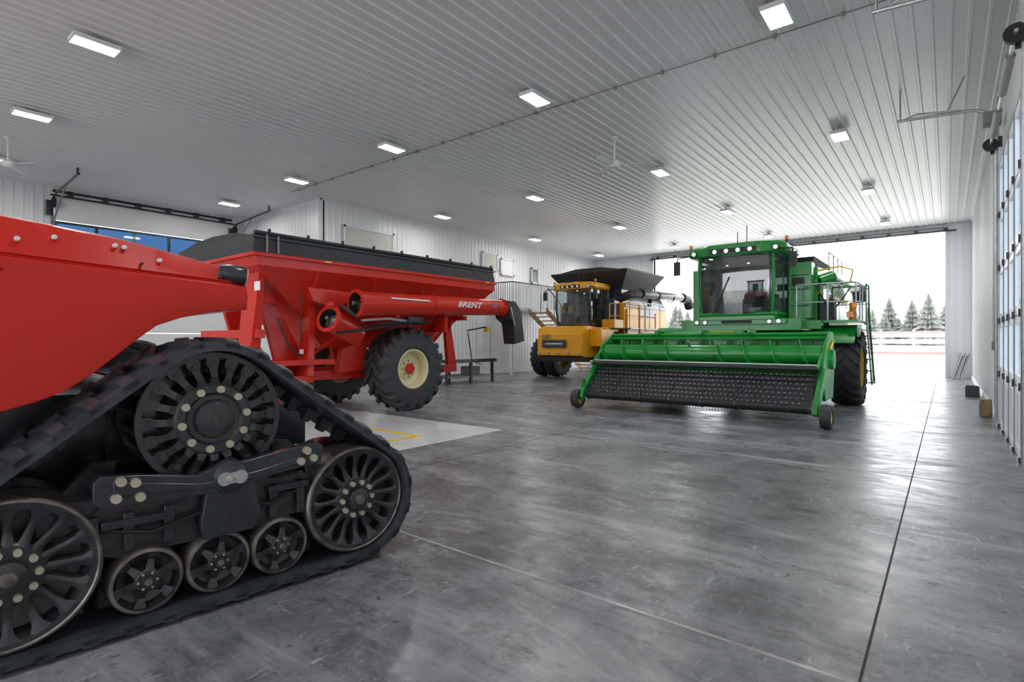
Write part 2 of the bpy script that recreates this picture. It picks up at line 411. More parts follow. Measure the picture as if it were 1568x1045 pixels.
R=Root('balcony',(XL+1,20.5,3)); p=R.part('deck'); p.bb(XL+.05,XL+1.3,18.9,22.6,2.85,3.0,M_TRIM)
p.bb(XL+1.2,XL+1.3,18.9,19.0,0,2.85,M_TRIM)
p2=R.part('railing')
pts=[(XL+1.27,18.95+i*.12,3.0) for i in range(31)]
for q in pts: p2.cyl(q,(q[0],q[1],4.15),.016,M_BLK,6)
p2.sweep([(XL+1.27,18.95,4.15),(XL+1.27,22.55,4.15)],.025,M_BLK)
for i in range(10): p2.cyl((XL+.1+i*.13,18.95,3),(XL+.1+i*.13,18.95,4.15),.016,M_BLK,6)
p2.sweep([(XL+.05,18.95,4.15),(XL+1.27,18.95,4.15)],.025,M_BLK)
R.done()
R=Root('staircase',(XL+1.8,24,1.5)); p=R.part('steps')
for i in range(16):
    y=20.3+i*.27; z=2.82-i*.18
    p.bb(XL+1.35,XL+2.3,y,y+.29,z-.04,z,M_WOOD)
for x in (XL+1.33,XL+2.3): p.loft([[(x,20.1,2.75),(x+.05,20.1,2.75),(x+.05,20.1,3.0),(x,20.1,3.0)],[(x,24.7,-.0),(x+.05,24.7,-.0),(x+.05,24.7,.25),(x,24.7,.25)]],M_WOOD)
p.sweep([(XL+2.33,20.2,3.9),(XL+2.33,24.5,1.05)],.022,M_BLK)
for i in range(9): y=20.2+i*.53; z=2.95-i*.353; p.cyl((XL+2.33,y,z-.05),(XL+2.33,y,z+.93),.015,M_BLK,6)
R.done()

# ---------------------------------------------------------------- ceiling lights
lp=Part('ceiling_light'); lp.bb(-.165,.165,-.31,.31,-.0,.05,M_WHT)
lp.bb(-.165,-.15,-.31,.31,-.02,0,M_WHT); lp.bb(.15,.165,-.31,.31,-.02,0,M_WHT); lp.bb(-.15,.15,-.31,-.29,-.02,0,M_WHT); lp.bb(-.15,.15,.29,.31,-.02,0,M_WHT)
lp.add([(-.149,-.289,-.015),(.149,-.289,-.015),(.149,.289,-.015),(-.149,.289,-.015)],[(3,2,1,0)],M_LED)
lp.bb(-.05,.05,-.1,.1,.05,.11,M_GREY); lp.cyl((.0,-.26,.05),(0,-.26,.13),.008,M_GREY,6); lp.cyl((.0,.26,.05),(0,.26,.13),.008,M_GREY,6)
lo=lp.finish(); first=True
for i,x in enumerate([-1.9-4.28*k for k in range(5)]):
    for j,y in enumerate([-3.25+5.85*k for k in range(6)]):
        if i==4 and y>9: continue
        o=lo if first else bpy.data.objects.new('ceiling_light',lo.data)
        if not first: sc.collection.objects.link(o)
        first=False; o.location=(x,y,H-.15)
def fan(x,y):
    R=Root('ceiling_fan',(x,y,5.8)); p=R.part('motor')
    p.cyl((x,y,H-.01),(x,y,H-.06),.08,M_WHT,16); p.cyl((x,y,H-.05),(x,y,5.72),.02,M_WHT,8)
    p.lathe([(0,.0),(0,.09),(.05,.13),(.12,.12),(.16,.04),(.16,0)],(x,y,5.58),(0,0,1),M_WHT,24)
    q=R.part('blades',.004)
    for k in range(3):
        t=k*2*math.pi/3+.5; Rm=Matrix.Rotation(t,3,'Z')@Matrix.Rotation(.3,3,'X')
        q.box(V((x,y,5.64))+Matrix.Rotation(t,3,'Z')@V((.42,0,0)),(.6,.14,.012),M_WHT,Rm)
        q.box(V((x,y,5.64))+Matrix.Rotation(t,3,'Z')@V((.13,0,0)),(.12,.03,.012),M_GREY,Rm)
    R.done()
fan(-6.1,11.5); fan(-17.2,2.6)

# ---------------------------------------------------------------- tracked tractor (coords c,s,z)
RZ=-math.radians(6.2)
T=Root('tracked_tractor',(-4.8,0,0),RZ)
def hull(pts):
    pts=sorted(set(pts)); 
    def half(ps):
        h=[]
        for q in ps:
            while len(h)>1 and (h[-1][0]-h[-2][0])*(q[1]-h[-2][1])-(h[-1][1]-h[-2][1])*(q[0]-h[-2][0])<=0: h.pop()
            h.append(q)
        return h
    a=half(pts); b=half(pts[::-1]); return a[:-1]+b[:-1]
def track_path(circ,N):
    pts=[]
    for s,z,r in circ:
        for k in range(120):
            t=2*math.pi*k/120; pts.append((round(s+r*math.cos(t),5),round(z+r*math.sin(t),5)))
    h=hull(pts); L=[0]
    for i in range(len(h)):
        a=h[i]; b=h[(i+1)%len(h)]; L.append(L[-1]+math.hypot(b[0]-a[0],b[1]-a[1]))
    out=[]; j=0
    for k in range(N):
        d=L[-1]*k/N
        while L[j+1]<d: j+=1
        f_=(d-L[j])/(L[j+1]-L[j]); a=h[j]; b=h[(j+1)%len(h)]
        out.append((a[0]+(b[0]-a[0])*f_,a[1]+(b[1]-a[1])*f_))
    res=[]
    for k in range(N):
        a=out[k-1]; b=out[(k+1)%N]; tx,tz=b[0]-a[0],b[1]-a[1]; l=math.hypot(tx,tz); res.append((out[k][0],out[k][1],tz/l,-tx/l))
    return res
def track_unit(T,tag,co,sg,ds):
    X=lambda d: co-sg*d
    ZI=.432
    circ=[(1.0+ds,1.06,.385),(1.88+ds,ZI,.355),(.14+ds,ZI,.355)]
    N=180; P=track_path(circ,N); W=.70
    p=T.part('belt_'+tag)
    rings=[]
    for s,z,ns,nz in P+[P[0]]:
        rings.append([(X(0),s,z),(X(0.0),s+ns*.045,z+nz*.045),(X(.02),s+ns*.052,z+nz*.052),(X(W-.02),s+ns*.052,z+nz*.052),(X(W),s+ns*.045,z+nz*.045),(X(W),s,z)])
    p.loft(rings,M_BELT,cap=False)
    for i in range(0,N,5):
        for half in (0,1):
            st=[]
            for d,k,hg in ((.0,0,.055),(.05,.12,.076),(.16,.45,.078),(.36,1.9,.078)):
                dd=d if half==0 else W-d
                kk=(i+k+(2.5 if half else 0))%N; j=int(kk); fr=kk-j
                a=P[j]; b=P[(j+1)%N]; q=[a[t]*(1-fr)+b[t]*fr for t in range(4)]
                ts,tz=-q[3],q[2]; hw=.032
                def pt(o,w_): return (X(dd),q[0]+q[2]*o+ts*w_,q[1]+q[3]*o+tz*w_)
                st.append([pt(.02,-hw*1.4),pt(hg,-hw),pt(hg,hw),pt(.02,hw*1.4)])
            p.loft(st,M_BELT)
    for i in range(0,N,4):
        s,z,ns,nz=P[i]; ts,tz=-nz,ns
        c0,c1=X(W/2-.045),X(W/2+.045)
        A=[(c0,s-ts*.04,z-tz*.04),(c1,s-ts*.04,z-tz*.04),(c1,s+ts*.04,z+tz*.04),(c0,s+ts*.04,z+tz*.04)]
        Bq=[(X(W/2-.03),s-ns*.08-ts*.022,z-nz*.08-tz*.022),(X(W/2+.03),s-ns*.08-ts*.022,z-nz*.08-tz*.022),(X(W/2+.03),s-ns*.08+ts*.022,z-nz*.08+tz*.022),(X(W/2-.03),s-ns*.08+ts*.022,z-nz*.08+tz*.022)]
        p.hexa(A+Bq,M_BELT)
    ax=(sg,0,0)
    w=T.part('idlers_'+tag)
    for s0 in (1.88+ds,.14+ds):
        c=(X(.05),s0,ZI)
        w.lathe([(-.25,.30),(-.25,.352),(-.01,.352),(0,.345)],c,ax,M_STEEL,64)
        w.lathe([(0,.345),(.004,.335),(-.002,.328)],c,ax,M_STEEL,64)
        w.lathe([(-.002,.328),(-.006,.30),(-.03,.29),(-.10,.275),(-.12,.15)],c,ax,M_CAST,64)
        w.lathe([(-.12,.15),(-.03,.145),(-.02,.135),(-.02,.075),(.02,.07),(.03,.05),(.03,0)],c,ax,M_CAST,40)
        w.lathe([(.03,.035),(.045,.03),(.048,0)],c,ax,M_STEEL,20)
        a,b,d=frames(ax)
        for k in range(16):
            t=2*math.pi*k/16; rd=b*math.cos(t)+d*math.sin(t); tg=-b*math.sin(t)+d*math.cos(t); cc=V(c)
            rr=[]
            for r,hh,wd,dp in ((.13,-.025,.024,.07),(.18,-.04,.017,.06),(.23,-.035,.015,.06),(.27,-.018,.022,.06),(.305,-.006,.046,.06)):
                q=cc+rd*r+a*hh; rr.append([q-tg*wd,q-tg*wd*.3+a*.008,q+tg*wd*.3+a*.008,q+tg*wd,q+tg*wd*.9-a*dp,q-tg*wd*.9-a*dp])
            w.loft(rr,M_CAST)
        bolts(w,V(c)-a*.02,ax,.108,10,.017,.028,M_NUT)
        w.lathe([(-.55,0),(-.55,.30),(-.55,.352),(-.33,.352),(-.33,.28),(-.33,0)],c,ax,M_CAST,40)
        w.cyl((X(.1),s0,ZI),(X(.6),s0,ZI),.07,M_BLK,20)
    w=T.part('rollers_'+tag)
    for s0 in (.675,1.02,1.365):
        s0+=ds; c=(X(.06),s0,.25)
        w.lathe([(-.22,.1),(-.22,.170),(-.01,.170),(0,.164),(.003,.148)],c,ax,M_STEEL,44)
        w.lathe([(.003,.148),(-.02,.142),(-.05,.125),(-.07,.06)],c,ax,M_CAST,44)
        w.lathe([(-.07,.062),(-.0,.058),(.005,.05),(.005,.03),(.03,.028),(.03,0)],c,ax,M_CAST,28)
        w.lathe([(.03,.018),(.036,.015),(.036,0)],c,ax,M_STEEL,16)
        a,b,d=frames(ax); cc=V(c)
        for k in range(6):
            t=2*math.pi*k/6+.3; rd=b*math.cos(t)+d*math.sin(t); tg=-b*math.sin(t)+d*math.cos(t)
            rr=[]
            for r,hh,wd in ((.05,-.005,.022),(.1,-.03,.014),(.145,-.008,.03)):
                q=cc+rd*r+a*hh; rr.append([q-tg*wd,q+tg*wd,q+tg*wd-a*.035,q-tg*wd-a*.035])
            w.loft(rr,M_CAST)
        bolts(w,cc+a*.003,ax,.042,6,.006,.01,M_NUT)
        w.lathe([(-.5,0),(-.5,.166),(-.28,.166),(-.28,0)],c,ax,M_CAST,32)
        w.cyl((X(.1),s0,.245),(X(.6),s0,.245),.035,M_BLK,14)
    w=T.part('drive_wheel_'+tag)
    c=V((X(.10),1.0+ds,1.06)); a,b,d=frames(ax)
    w.lathe([(-.02,.36),(.0,.375),(.0,.345),(-.015,.34),(-.03,.34),(-.03,.375),(-.02,.375)],c,ax,M_CAST,56)
    w.lathe([(-.46,.345),(-.48,.345),(-.48,.375),(-.46,.375),(-.46,.345)],c,ax,M_CAST,48)
    for k in range(20):
        t=2*math.pi*(k+.5)/20; q=c+(b*math.cos(t)+d*math.sin(t))*.355
        w.cyl(q-a*.02,q-a*.47,.02,M_CAST,8)
    for k in range(20):
        t=2*math.pi*k/20; rd=b*math.cos(t)+d*math.sin(t); tg=-b*math.sin(t)+d*math.cos(t); rr=[]
        for r,hh,wd,dp in ((.19,.02,.026,.05),(.235,.03,.018,.05),(.285,.005,.02,.05),(.31,.0,.034,.04),(.365,-.002,.032,.03)):
            q=c+rd*r+a*hh; rr.append([q-tg*wd,q+tg*wd,q+tg*wd*.9-a*dp,q-tg*wd*.9-a*dp])
        w.loft(rr,M_CAST)
        q=c+rd*.305; w.cyl(q-a*.01,q+a*.012,.018,M_CAST,8)
    w.lathe([(-.1,.34),(-.1,.26),(-.03,.22),(.02,.205),(.03,.19),(.03,.15),(.02,.135),(.02,.11),(.05,.10),(.055,.09),(.055,.03),(.048,.028),(.048,0)],c,ax,M_CAST,48)
    w.lathe([(-.11,0),(-.11,.26)],c,ax,M_BLKM,40)
    bolts(w,c+a*.03,ax,.168,10,.021,.022,M_NUT,.15,10); bolts(w,c+a*.05,ax,.1,12,.006,.008,M_CAST,.1)
    w.cyl(c-a*.1,c-a*.62,.16,M_BLK,28)
    w.lathe([(-.40,0),(-.40,.34),(-.46,.34),(-.46,0)],c,ax,M_BLK,40)
    w=T.part('undercarriage_'+tag,.006)
    pol=[(.44,.80),(.47,.835),(.64,.815),(.90,.765),(.98,.80),(1.16,.81),(1.3,.83),(1.57,.865),(1.62,.83),(1.60,.73),(1.3,.70),(1.12,.665),(.95,.655),(.7,.665),(.47,.675),(.44,.71)]
    w.prism([(s+ds,z) for s,z in pol],'x',min(X(.01),X(.07)),max(X(.01),X(.07)),M_BLK)
    w.prism([(s+ds,z) for s,z in ((.52,.80),(.92,.72),(1.2,.74),(1.54,.8),(1.54,.76),(1.2,.70),(.92,.69),(.52,.73))],'x',min(X(.0),X(.01)),max(X(.0),X(.01)),M_BLK)
    w.prism([(s+ds,z) for s,z in ((.95,.68),(1.19,.70),(1.24,.5),(1.2,.40),(.93,.40),(.92,.5))],'x',min(X(.03),X(.09)),max(X(.03),X(.09)),M_BLK)
    w.prism([(s+ds,z) for s,z in ((.42,.60),(.5,.66),(1.55,.66),(1.62,.56),(1.55,.42),(1.3,.38),(.55,.38),(.42,.44))],'x',min(X(.12),X(.52)),max(X(.12),X(.52)),M_CAST)
    for s0 in (.45,.6,.78,1.33,1.5): w.box((X(.10),s0+ds,.52),(.05,.05,.2),M_CAST)
    w.box((X(.09),.62+ds,.57),(.06,.28,.04),M_BLK); w.box((X(.09),1.42+ds,.60),(.06,.25,.04),M_BLK)
    w.box((X(.3),.36+ds,.62),(.3,.24,.16),M_BLK); w.box((X(.3),1.66+ds,.62),(.3,.2,.14),M_BLK)
    w.prism([(s+ds,z) for s,z in ((1.42,.85),(1.55,.83),(1.85,.5),(1.78,.40),(1.5,.5))],'x',min(X(.36),X(.42)),max(X(.36),X(.42)),M_CAST)
    w.prism([(s+ds,z) for s,z in ((.6,.85),(.47,.83),(.17,.5),(.24,.40),(.52,.5))],'x',min(X(.36),X(.42)),max(X(.36),X(.42)),M_CAST)
    for s0 in (.675,1.02,1.365): w.box((X(.345),s0+ds,.34),(.05,.1,.2),M_CAST)
    w2=T.part('fittings_'+tag)
    for s0,z0 in ((.55,.80),(.53,.72),(.63,.71),(.61,.785) ,(1.5,.82),(1.54,.77),(1.46,.76)):
        w2.cyl((X(.01),s0+ds,z0),(X(-.025),s0+ds,z0),.023,M_NUT,10)
    cc=(X(.03),1.06+ds,.735)
    w2.lathe([(0,.1),(.03,.09),(.05,.065),(.06,.04),(.06,0)],cc,ax,M_BLK,28)
    w2.cyl((X(-.03),1.02+ds,.735),(X(-.045),1.02+ds,.735),.038,M_GALV,16); w2.cyl((X(-.03),1.10+ds,.735),(X(-.045),1.10+ds,.735),.038,M_GALV,16)
    w2.box((X(-.036),1.06+ds,.735),(.014,.1,.06),M_GALV); w2.cyl((X(-.03),1.04+ds,.735),(X(-.06),1.04+ds,.735),.014,M_NUT,10); w2.cyl((X(-.03),1.085+ds,.735),(X(-.06),1.085+ds,.735),.014,M_NUT,10)
    w2.sweep([(X(.1),.45+ds,.55),(X(.06),.7+ds,.5),(X(.08),1.0+ds,.56),(X(.06),1.3+ds,.52),(X(.1),1.55+ds,.58)],.012,M_BLKM)
for tag,co,sg,ds in (('front_right',-3.29,1,0),('front_left',-6.31,-1,0),('rear_right',-3.29,1,-3.9),('rear_left',-6.31,-1,-3.9)):
    track_unit(T,tag,co,sg,ds)
p=T.part('chassis',.01)
p.bb(-5.45,-4.15,-3.8,1.6,.62,1.18,M_BLK); p.bb(-5.6,-4.0,.6,1.4,.75,1.3,M_BLK); p.bb(-5.6,-4.0,-3.3,-2.5,.75,1.3,M_BLK)
p.bb(-5.2,-4.4,1.6,2.0,.65,1.0,M_BLK)
def lerpK(K,s):
    if s<=K[0][0]: return K[0][1]
    for a,b in zip(K,K[1:]):
        if s<=b[0]: return a[1]+(b[1]-a[1])*(s-a[0])/(b[0]-a[0])
    return K[-1][1]
KB=[(-2.4,1.12),(.0,1.17),(.13,1.17),(.25,1.205),(.357,1.25),(.47,1.335),(.584,1.44),(.67,1.52),(.747,1.585),(.86,1.63),(1.0,1.665),(1.1,1.68),(1.217,1.69)]
KT=[(-2.4,2.14),(.1,2.12),(.6,2.065),(.9,2.005),(1.08,1.965),(1.15,1.93),(1.217,1.87)]
zb=lambda s:lerpK(KB,s)
p=T.part('hood',.012)
rings=[]
for s in (-2.4,-1.2,-.4,.0,.13,.25,.357,.47,.584,.67,.747,.86,1.0,1.08,1.15,1.217):
    zm=1.925-.085*max(0,(s+.2))/1.4
    zt=lerpK(KT,s)
    half=[(-3.49,zb(s)),(-3.47,(zb(s)+zm)/2),(-3.49,zm-.008),(-3.512,zm),(-3.512,zm+.008),(-3.50,zm+.014),(-3.60,zt-.015),(-3.64,zt),(-4.2,zt+.02)]
    ring=[(c,s,z) for c,z in half]+[(-9.6-c,s,z) for c,z in reversed(half)]
    rings.append(ring)
p.loft(rings,M_RED)
q=T.part('hood_details',.003)
for s0,z0,c0 in ((.32,2.02,-3.565),(.57,2.01,-3.57),(.61,2.005,-3.57),(.77,1.95,-3.55),(.18,1.99,-3.53)): q.cyl((c0,s0,z0),(c0+.03,s0,z0),.012,M_WHT,10)
for s0,z0,c0 in ((.68,1.92,-3.52),(1.07,1.88,-3.52)): q.cyl((c0,s0,z0),(c0+.03,s0,z0),.008,M_BLK,10)
q.lathe([(0,0),(0,.05),(.05,.062),(.13,.06),(.15,.05),(.15,0)],(-3.56,1.08,1.91),(.3,1,-.1),M_BLK,20)
q.lathe([(.0,.05),(.004,.05),(.01,0)],(-3.517,1.227,1.895),(.3,1,-.1),M_LENS,20)
q.box((-3.54,1.12,1.91),(.05,.06,.05),M_BLK)
q.sweep([(-3.5,.0,1.86),(-3.44,.04,1.86),(-3.44,.1,1.84),(-3.49,.12,1.84)],.012,M_RED)
q=T.part('cab',.015)
for c in (-4.0,-5.6):
    for s in (-2.3,-.9): q.sweep([(c,s,2.1),(c*.98-.1,s,3.35)],.04,M_BLK)
q.bb(-5.75,-3.85,-2.5,-.7,3.35,3.5,M_RED); q.bb(-5.65,-3.95,-2.3,-.9,2.05,2.2,M_RED)
q.bb(-5.1,-4.5,-1.9,-1.4,2.2,2.6,M_SEAT); q.bb(-5.1,-4.5,-2.05,-1.9,2.5,3.1,M_SEAT)
q2=T.part('cab_glass'); q2.bb(-5.58,-4.02,-.92,-.9,2.2,3.33,M_GLS); q2.bb(-4.03,-4.01,-2.3,-.9,2.2,3.33,M_GLS); q2.bb(-5.6,-5.58,-2.3,-.9,2.2,3.33,M_GLS)
q=T.part('rear_deck',.012); q.bb(-5.9,-3.7,-4.6,-2.45,1.25,1.55,M_RED)
T.done()

# ---------------------------------------------------------------- grain cart
G=Root('grain_cart',(-10.6,7.8,0))
p=G.part('hopper',.008)
x0,x1,y0,y1=-12.2,-9.0,4.36,10.55
def rect(x0,x1,y0,y1,z): return [(x0,y0,z),(x1,y0,z),(x1,y1,z),(x0,y1,z)]
p.loft([rect(-11.2,-10.0,6.3,9.3,1.35),rect(-11.35,-9.85,5.9,9.6,1.75),rect(x0,x1,y0+.1,y1,2.78),rect(x0,x1,y0+.05,y1,2.97)],M_RED2)
p.bb(x0-.03,x1+.04,y0,y1+.03,2.93,2.99,M_RED2)
for yy in (5.6,6.9,8.2,9.5):
    p.hexa([(-9.86,yy-.04+.2,1.72),(-9.80,yy-.04+.2,1.72),(-9.80,yy+.04+.2,1.72),(-9.86,yy+.04+.2,1.72),(-9.05,yy-.04,2.78),(-8.98,yy-.04,2.76),(-8.98,yy+.04,2.76),(-9.05,yy+.04,2.78)],M_RED2)
p.hexa([(-9.45,5.6,2.25),(-9.2,5.6,2.25),(-9.2,6.1,2.1),(-9.45,6.1,2.1),(-9.5,5.5,2.5),(-9.2,5.5,2.5),(-9.2,6.6,2.45),(-9.5,6.6,2.45)],M_RED2)
t=G.part('tarp',.01)
t.loft([rect(x0-.01,x1+.01,y0+.02,y1+.01,2.99),rect(x0+.05,x1-.02,y0+.05,y1-.04,3.30),rect(x0+.1,x1-.06,y0+.1,y1-.1,3.30)],M_TARP)
t.loft([[(x0+.08,y,3.28),(x0+.8,y,3.4),(-10.6,y,3.43),(x1-.8,y,3.4),(x1-.05,y,3.28)] for y in (y0+.06,y1-.06)],M_TARP)
t.cyl((x1-.02,y0+.05,3.325),(x1-.02,y1-.05,3.325),.035,M_TARP,10)
t.box((x1-.0,(y0+y1)/2,3.25),(.03,y1-y0,.03),M_BLK)
for k in range(9):
    y=y0+.3+k*.72; t.box((x1,y,3.36),(.06,.03,.09),M_BLKM)
for k in range(2):
    t.box((x1+.02,y0+.25+k*.2,3.15),(.02,.03,.3),M_GREY)
for y in (y0+1.4,y1-.3): t.box((x1+.045,y,2.96),(.01,.14,.03),M_YRIM)
f_=G.part('frame',.008)
for x in (-11.35,-9.85):
    f_.prism([(4.9,2.2),(5.2,2.2),(5.9,.95),(5.9,.7),(5.3,.7)],'x',x-.05,x+.05,M_RED2)
    f_.bb(x-.06,x+.06,4.2,10.0,.72,.9,M_RED2)
    f_.prism([(7.3,1.5),(8.4,1.5),(8.2,.8),(7.5,.8)],'x',x-.05,x+.05,M_RED2)
    f_.prism([(9.6,1.9),(9.8,1.9),(10.0,.9),(9.7,.9)],'x',x-.05,x+.05,M_RED2)
f_.hexa([(-10.0,4.55,.85),(-9.55,4.55,.85),(-9.55,4.75,.85),(-10.0,4.75,.85),(-9.75,4.6,2.85),(-9.2,4.6,2.85),(-9.2,4.7,2.85),(-9.75,4.7,2.85)],M_RED2)
f_.hexa([(-9.7,5.55,.85),(-9.3,5.55,.85),(-9.3,5.68,.85),(-9.7,5.68,.85),(-9.7,5.7,2.2),(-9.45,5.7,2.2),(-9.45,5.8,2.2),(-9.7,5.8,2.2)],M_RED2)
f_.bb(-9.95,-9.25,4.5,6.1,1.05,1.15,M_RED2); f_.bb(-9.7,-9.35,4.5,5.7,.72,.85,M_RED2)
f_.bb(-11.6,-9.3,4.6,4.75,1.55,1.7,M_RED2)
f_.box((-9.28,4.59,2.45),(.2,.012,.16),M_WHT); f_.box((-9.5,5.54,1.3),(.14,.012,.09),M_WHT)
f_.prism([(6.5,1.35),(7.1,1.5),(7.0,.9),(6.4,.85)],'x',-9.75,-9.6,M_RED2)
f_.hexa([(-10.75,2.6,.6),(-10.45,2.6,.6),(-9.8,4.6,.7),(-11.4,4.6,.7),(-10.75,2.6,.8),(-10.45,2.6,.8),(-9.8,4.6,.9),(-11.4,4.6,.9)],M_RED2)
f_.cyl((-12.0,7.85,.9),(-9.2,7.85,.9),.09,M_RED2,16)
f_.sweep([(-9.75,5.7,1.1),(-9.6,6.6,1.75)],.04,M_RED2); f_.sweep([(-9.8,8.9,1.4),(-9.75,9.8,2.1)],.04,M_RED2)
f_.cyl((-10.6,3.6,.0),(-10.6,3.6,.75),.05,M_BLK,12); f_.cyl((-10.6,3.6,0),(-10.6,3.6,.02),.12,M_BLK,12)
f_.sweep([(-9.2,4.9,1.9),(-9.15,5.1,1.4),(-9.2,5.4,1.2)],.018,M_BLKM)
w=G.part('wheels')
tyre(w,(-9.27,7.85,.9),(1,0,0),.9,.68,.43,M_CREAM,19,.055)
tyre(w,(-11.93,7.85,.9),(-1,0,0),.9,.68,.43,M_CREAM,19,.055)
w.lathe([(0,0),(0,.12),(.07,.12),(.09,.09),(.09,0)],(-9.16,7.85,.9),(1,0,0),M_RED2,20)
a=G.part('unload_auger')
A0=V((-8.75,6.2,2.22)); A1=V((-8.75,10.5,2.34)); d=(A1-A0).normalized(); L=(A1-A0).length
a.lathe([(0,.2),(0,.265),(.05,.265),(.05,.235),(.5,.225),(L,.195),(L,.225),(L+.06,.225),(L+.06,.1)],A0,d,M_RED2,40)
a.lathe([(.0,.2),(.5,.19),(.5,0)],A0,d,M_BLKM,32)
a.cyl(A0-d*.05,A0+d*.4,.04,M_STEEL,12); a.helix(A0+d*.02,d,.4,.04,.18,.35,M_STEEL)
a.lathe([(1.9,.215),(1.9,.235),(1.96,.235),(1.96,.212)],A0,d,M_RED2,40)
B0=V((-8.95,5.75,1.92)); e=V((-.35,1,-.35)).normalized()
a.lathe([(0,.19),(0,.26),(.05,.26),(.05,.22),(.5,.22),(.9,.22),(.9,0)],B0,e,M_RED2,36)
a.lathe([(0.0,.19),(.3,.18),(.3,0)],B0,e,M_BLKM,30); a.cyl(B0-e*.04,B0+e*.3,.035,M_STEEL,12); a.helix(B0+e*.02,e,.28,.035,.17,.3,M_STEEL)
a.box(B0+V((.05,-.0,.26)),(.1,.1,.08),M_RED2); a.sweep([B0+V((.1,.2,.25)),(-8.72,6.25,1.95)],.035,M_BLK)
a.sweep([(-8.85,6.4,1.9),(-8.75,7.0,1.95),(-8.85,7.8,1.9)],.03,M_GALV)
a.sweep([(-9.1,6.3,1.75),(-8.8,6.9,1.85),(-8.85,8.4,2.0)],.02,M_BLK)
a.sweep([(-8.9,5.9,1.65),(-8.8,6.5,1.72),(-8.85,7.3,1.85),(-8.8,8.2,1.9)],.025,M_BLKM)
a.bb(-8.56,-8.52,6.9,7.9,2.33,2.36,M_WHT)
for y in (7.2,9.2): a.bb(-9.4,-8.72,y-.04,y+.04,1.98,2.08,M_RED2)
a.box((-8.8,7.7,1.95),(.14,.4,.12),M_BLK); a.bb(-9.6,-8.8,8.6,8.7,1.7,2.1,M_RED2)
s_=G.part('spout',.008)
s_.loft([[(-8.98,10.5,2.5),(-8.52,10.5,2.5),(-8.52,10.58,2.08),(-8.98,10.58,2.08)],
         [(-8.98,10.8,2.5),(-8.52,10.8,2.5),(-8.52,10.72,2.0),(-8.98,10.72,2.0)],
         [(-8.95,11.1,2.25),(-8.55,11.1,2.25),(-8.55,10.78,1.95),(-8.95,10.78,1.95)],
         [(-8.93,11.25,1.5),(-8.57,11.25,1.5),(-8.57,10.85,1.42),(-8.93,10.85,1.42)]],M_BLKM)
s_.sweep([(-8.5,10.6,2.35),(-8.5,10.75,1.9)],.015,M_GALV)
s_.sweep([(-9.05,9.6,1.75),(-9.0,10.2,1.85),(-9.0,10.3,1.8)],.02,M_BLK); s_.box((-9.0,10.25,1.78),(.1,.1,.1),M_YRIM)
s_.sweep([(-9.1,5.3,1.5),(-9.1,5.3,2.4)],.012,M_BLKM)
s_.sweep([(-9.4,10.0,1.7),(-9.4,10.15,1.0),(-9.4,10.5,.9)],.015,M_BLKM)
G.done()
def text(body,loc,size,m,root,rot=(math.pi/2,0,math.pi/2),shear=.25,name='lettering'):
    c=bpy.data.curves.new(name,'FONT'); c.body=body; c.size=size; c.extrude=.002; c.shear=shear; c.offset=.004
    c.materials.append(m); o=bpy.data.objects.new(name,c); sc.collection.objects.link(o)
    o.rotation_euler=rot; o.parent=root.e; o.location=V(loc)-root.e.location; return o
o=text('BRENT',(-8.533,8.75,2.27),.17,M_WHT,G); o.scale=(1.5,1,1)
o=text('1196',(-8.54,9.85,2.3),.13,M_GREY,G)

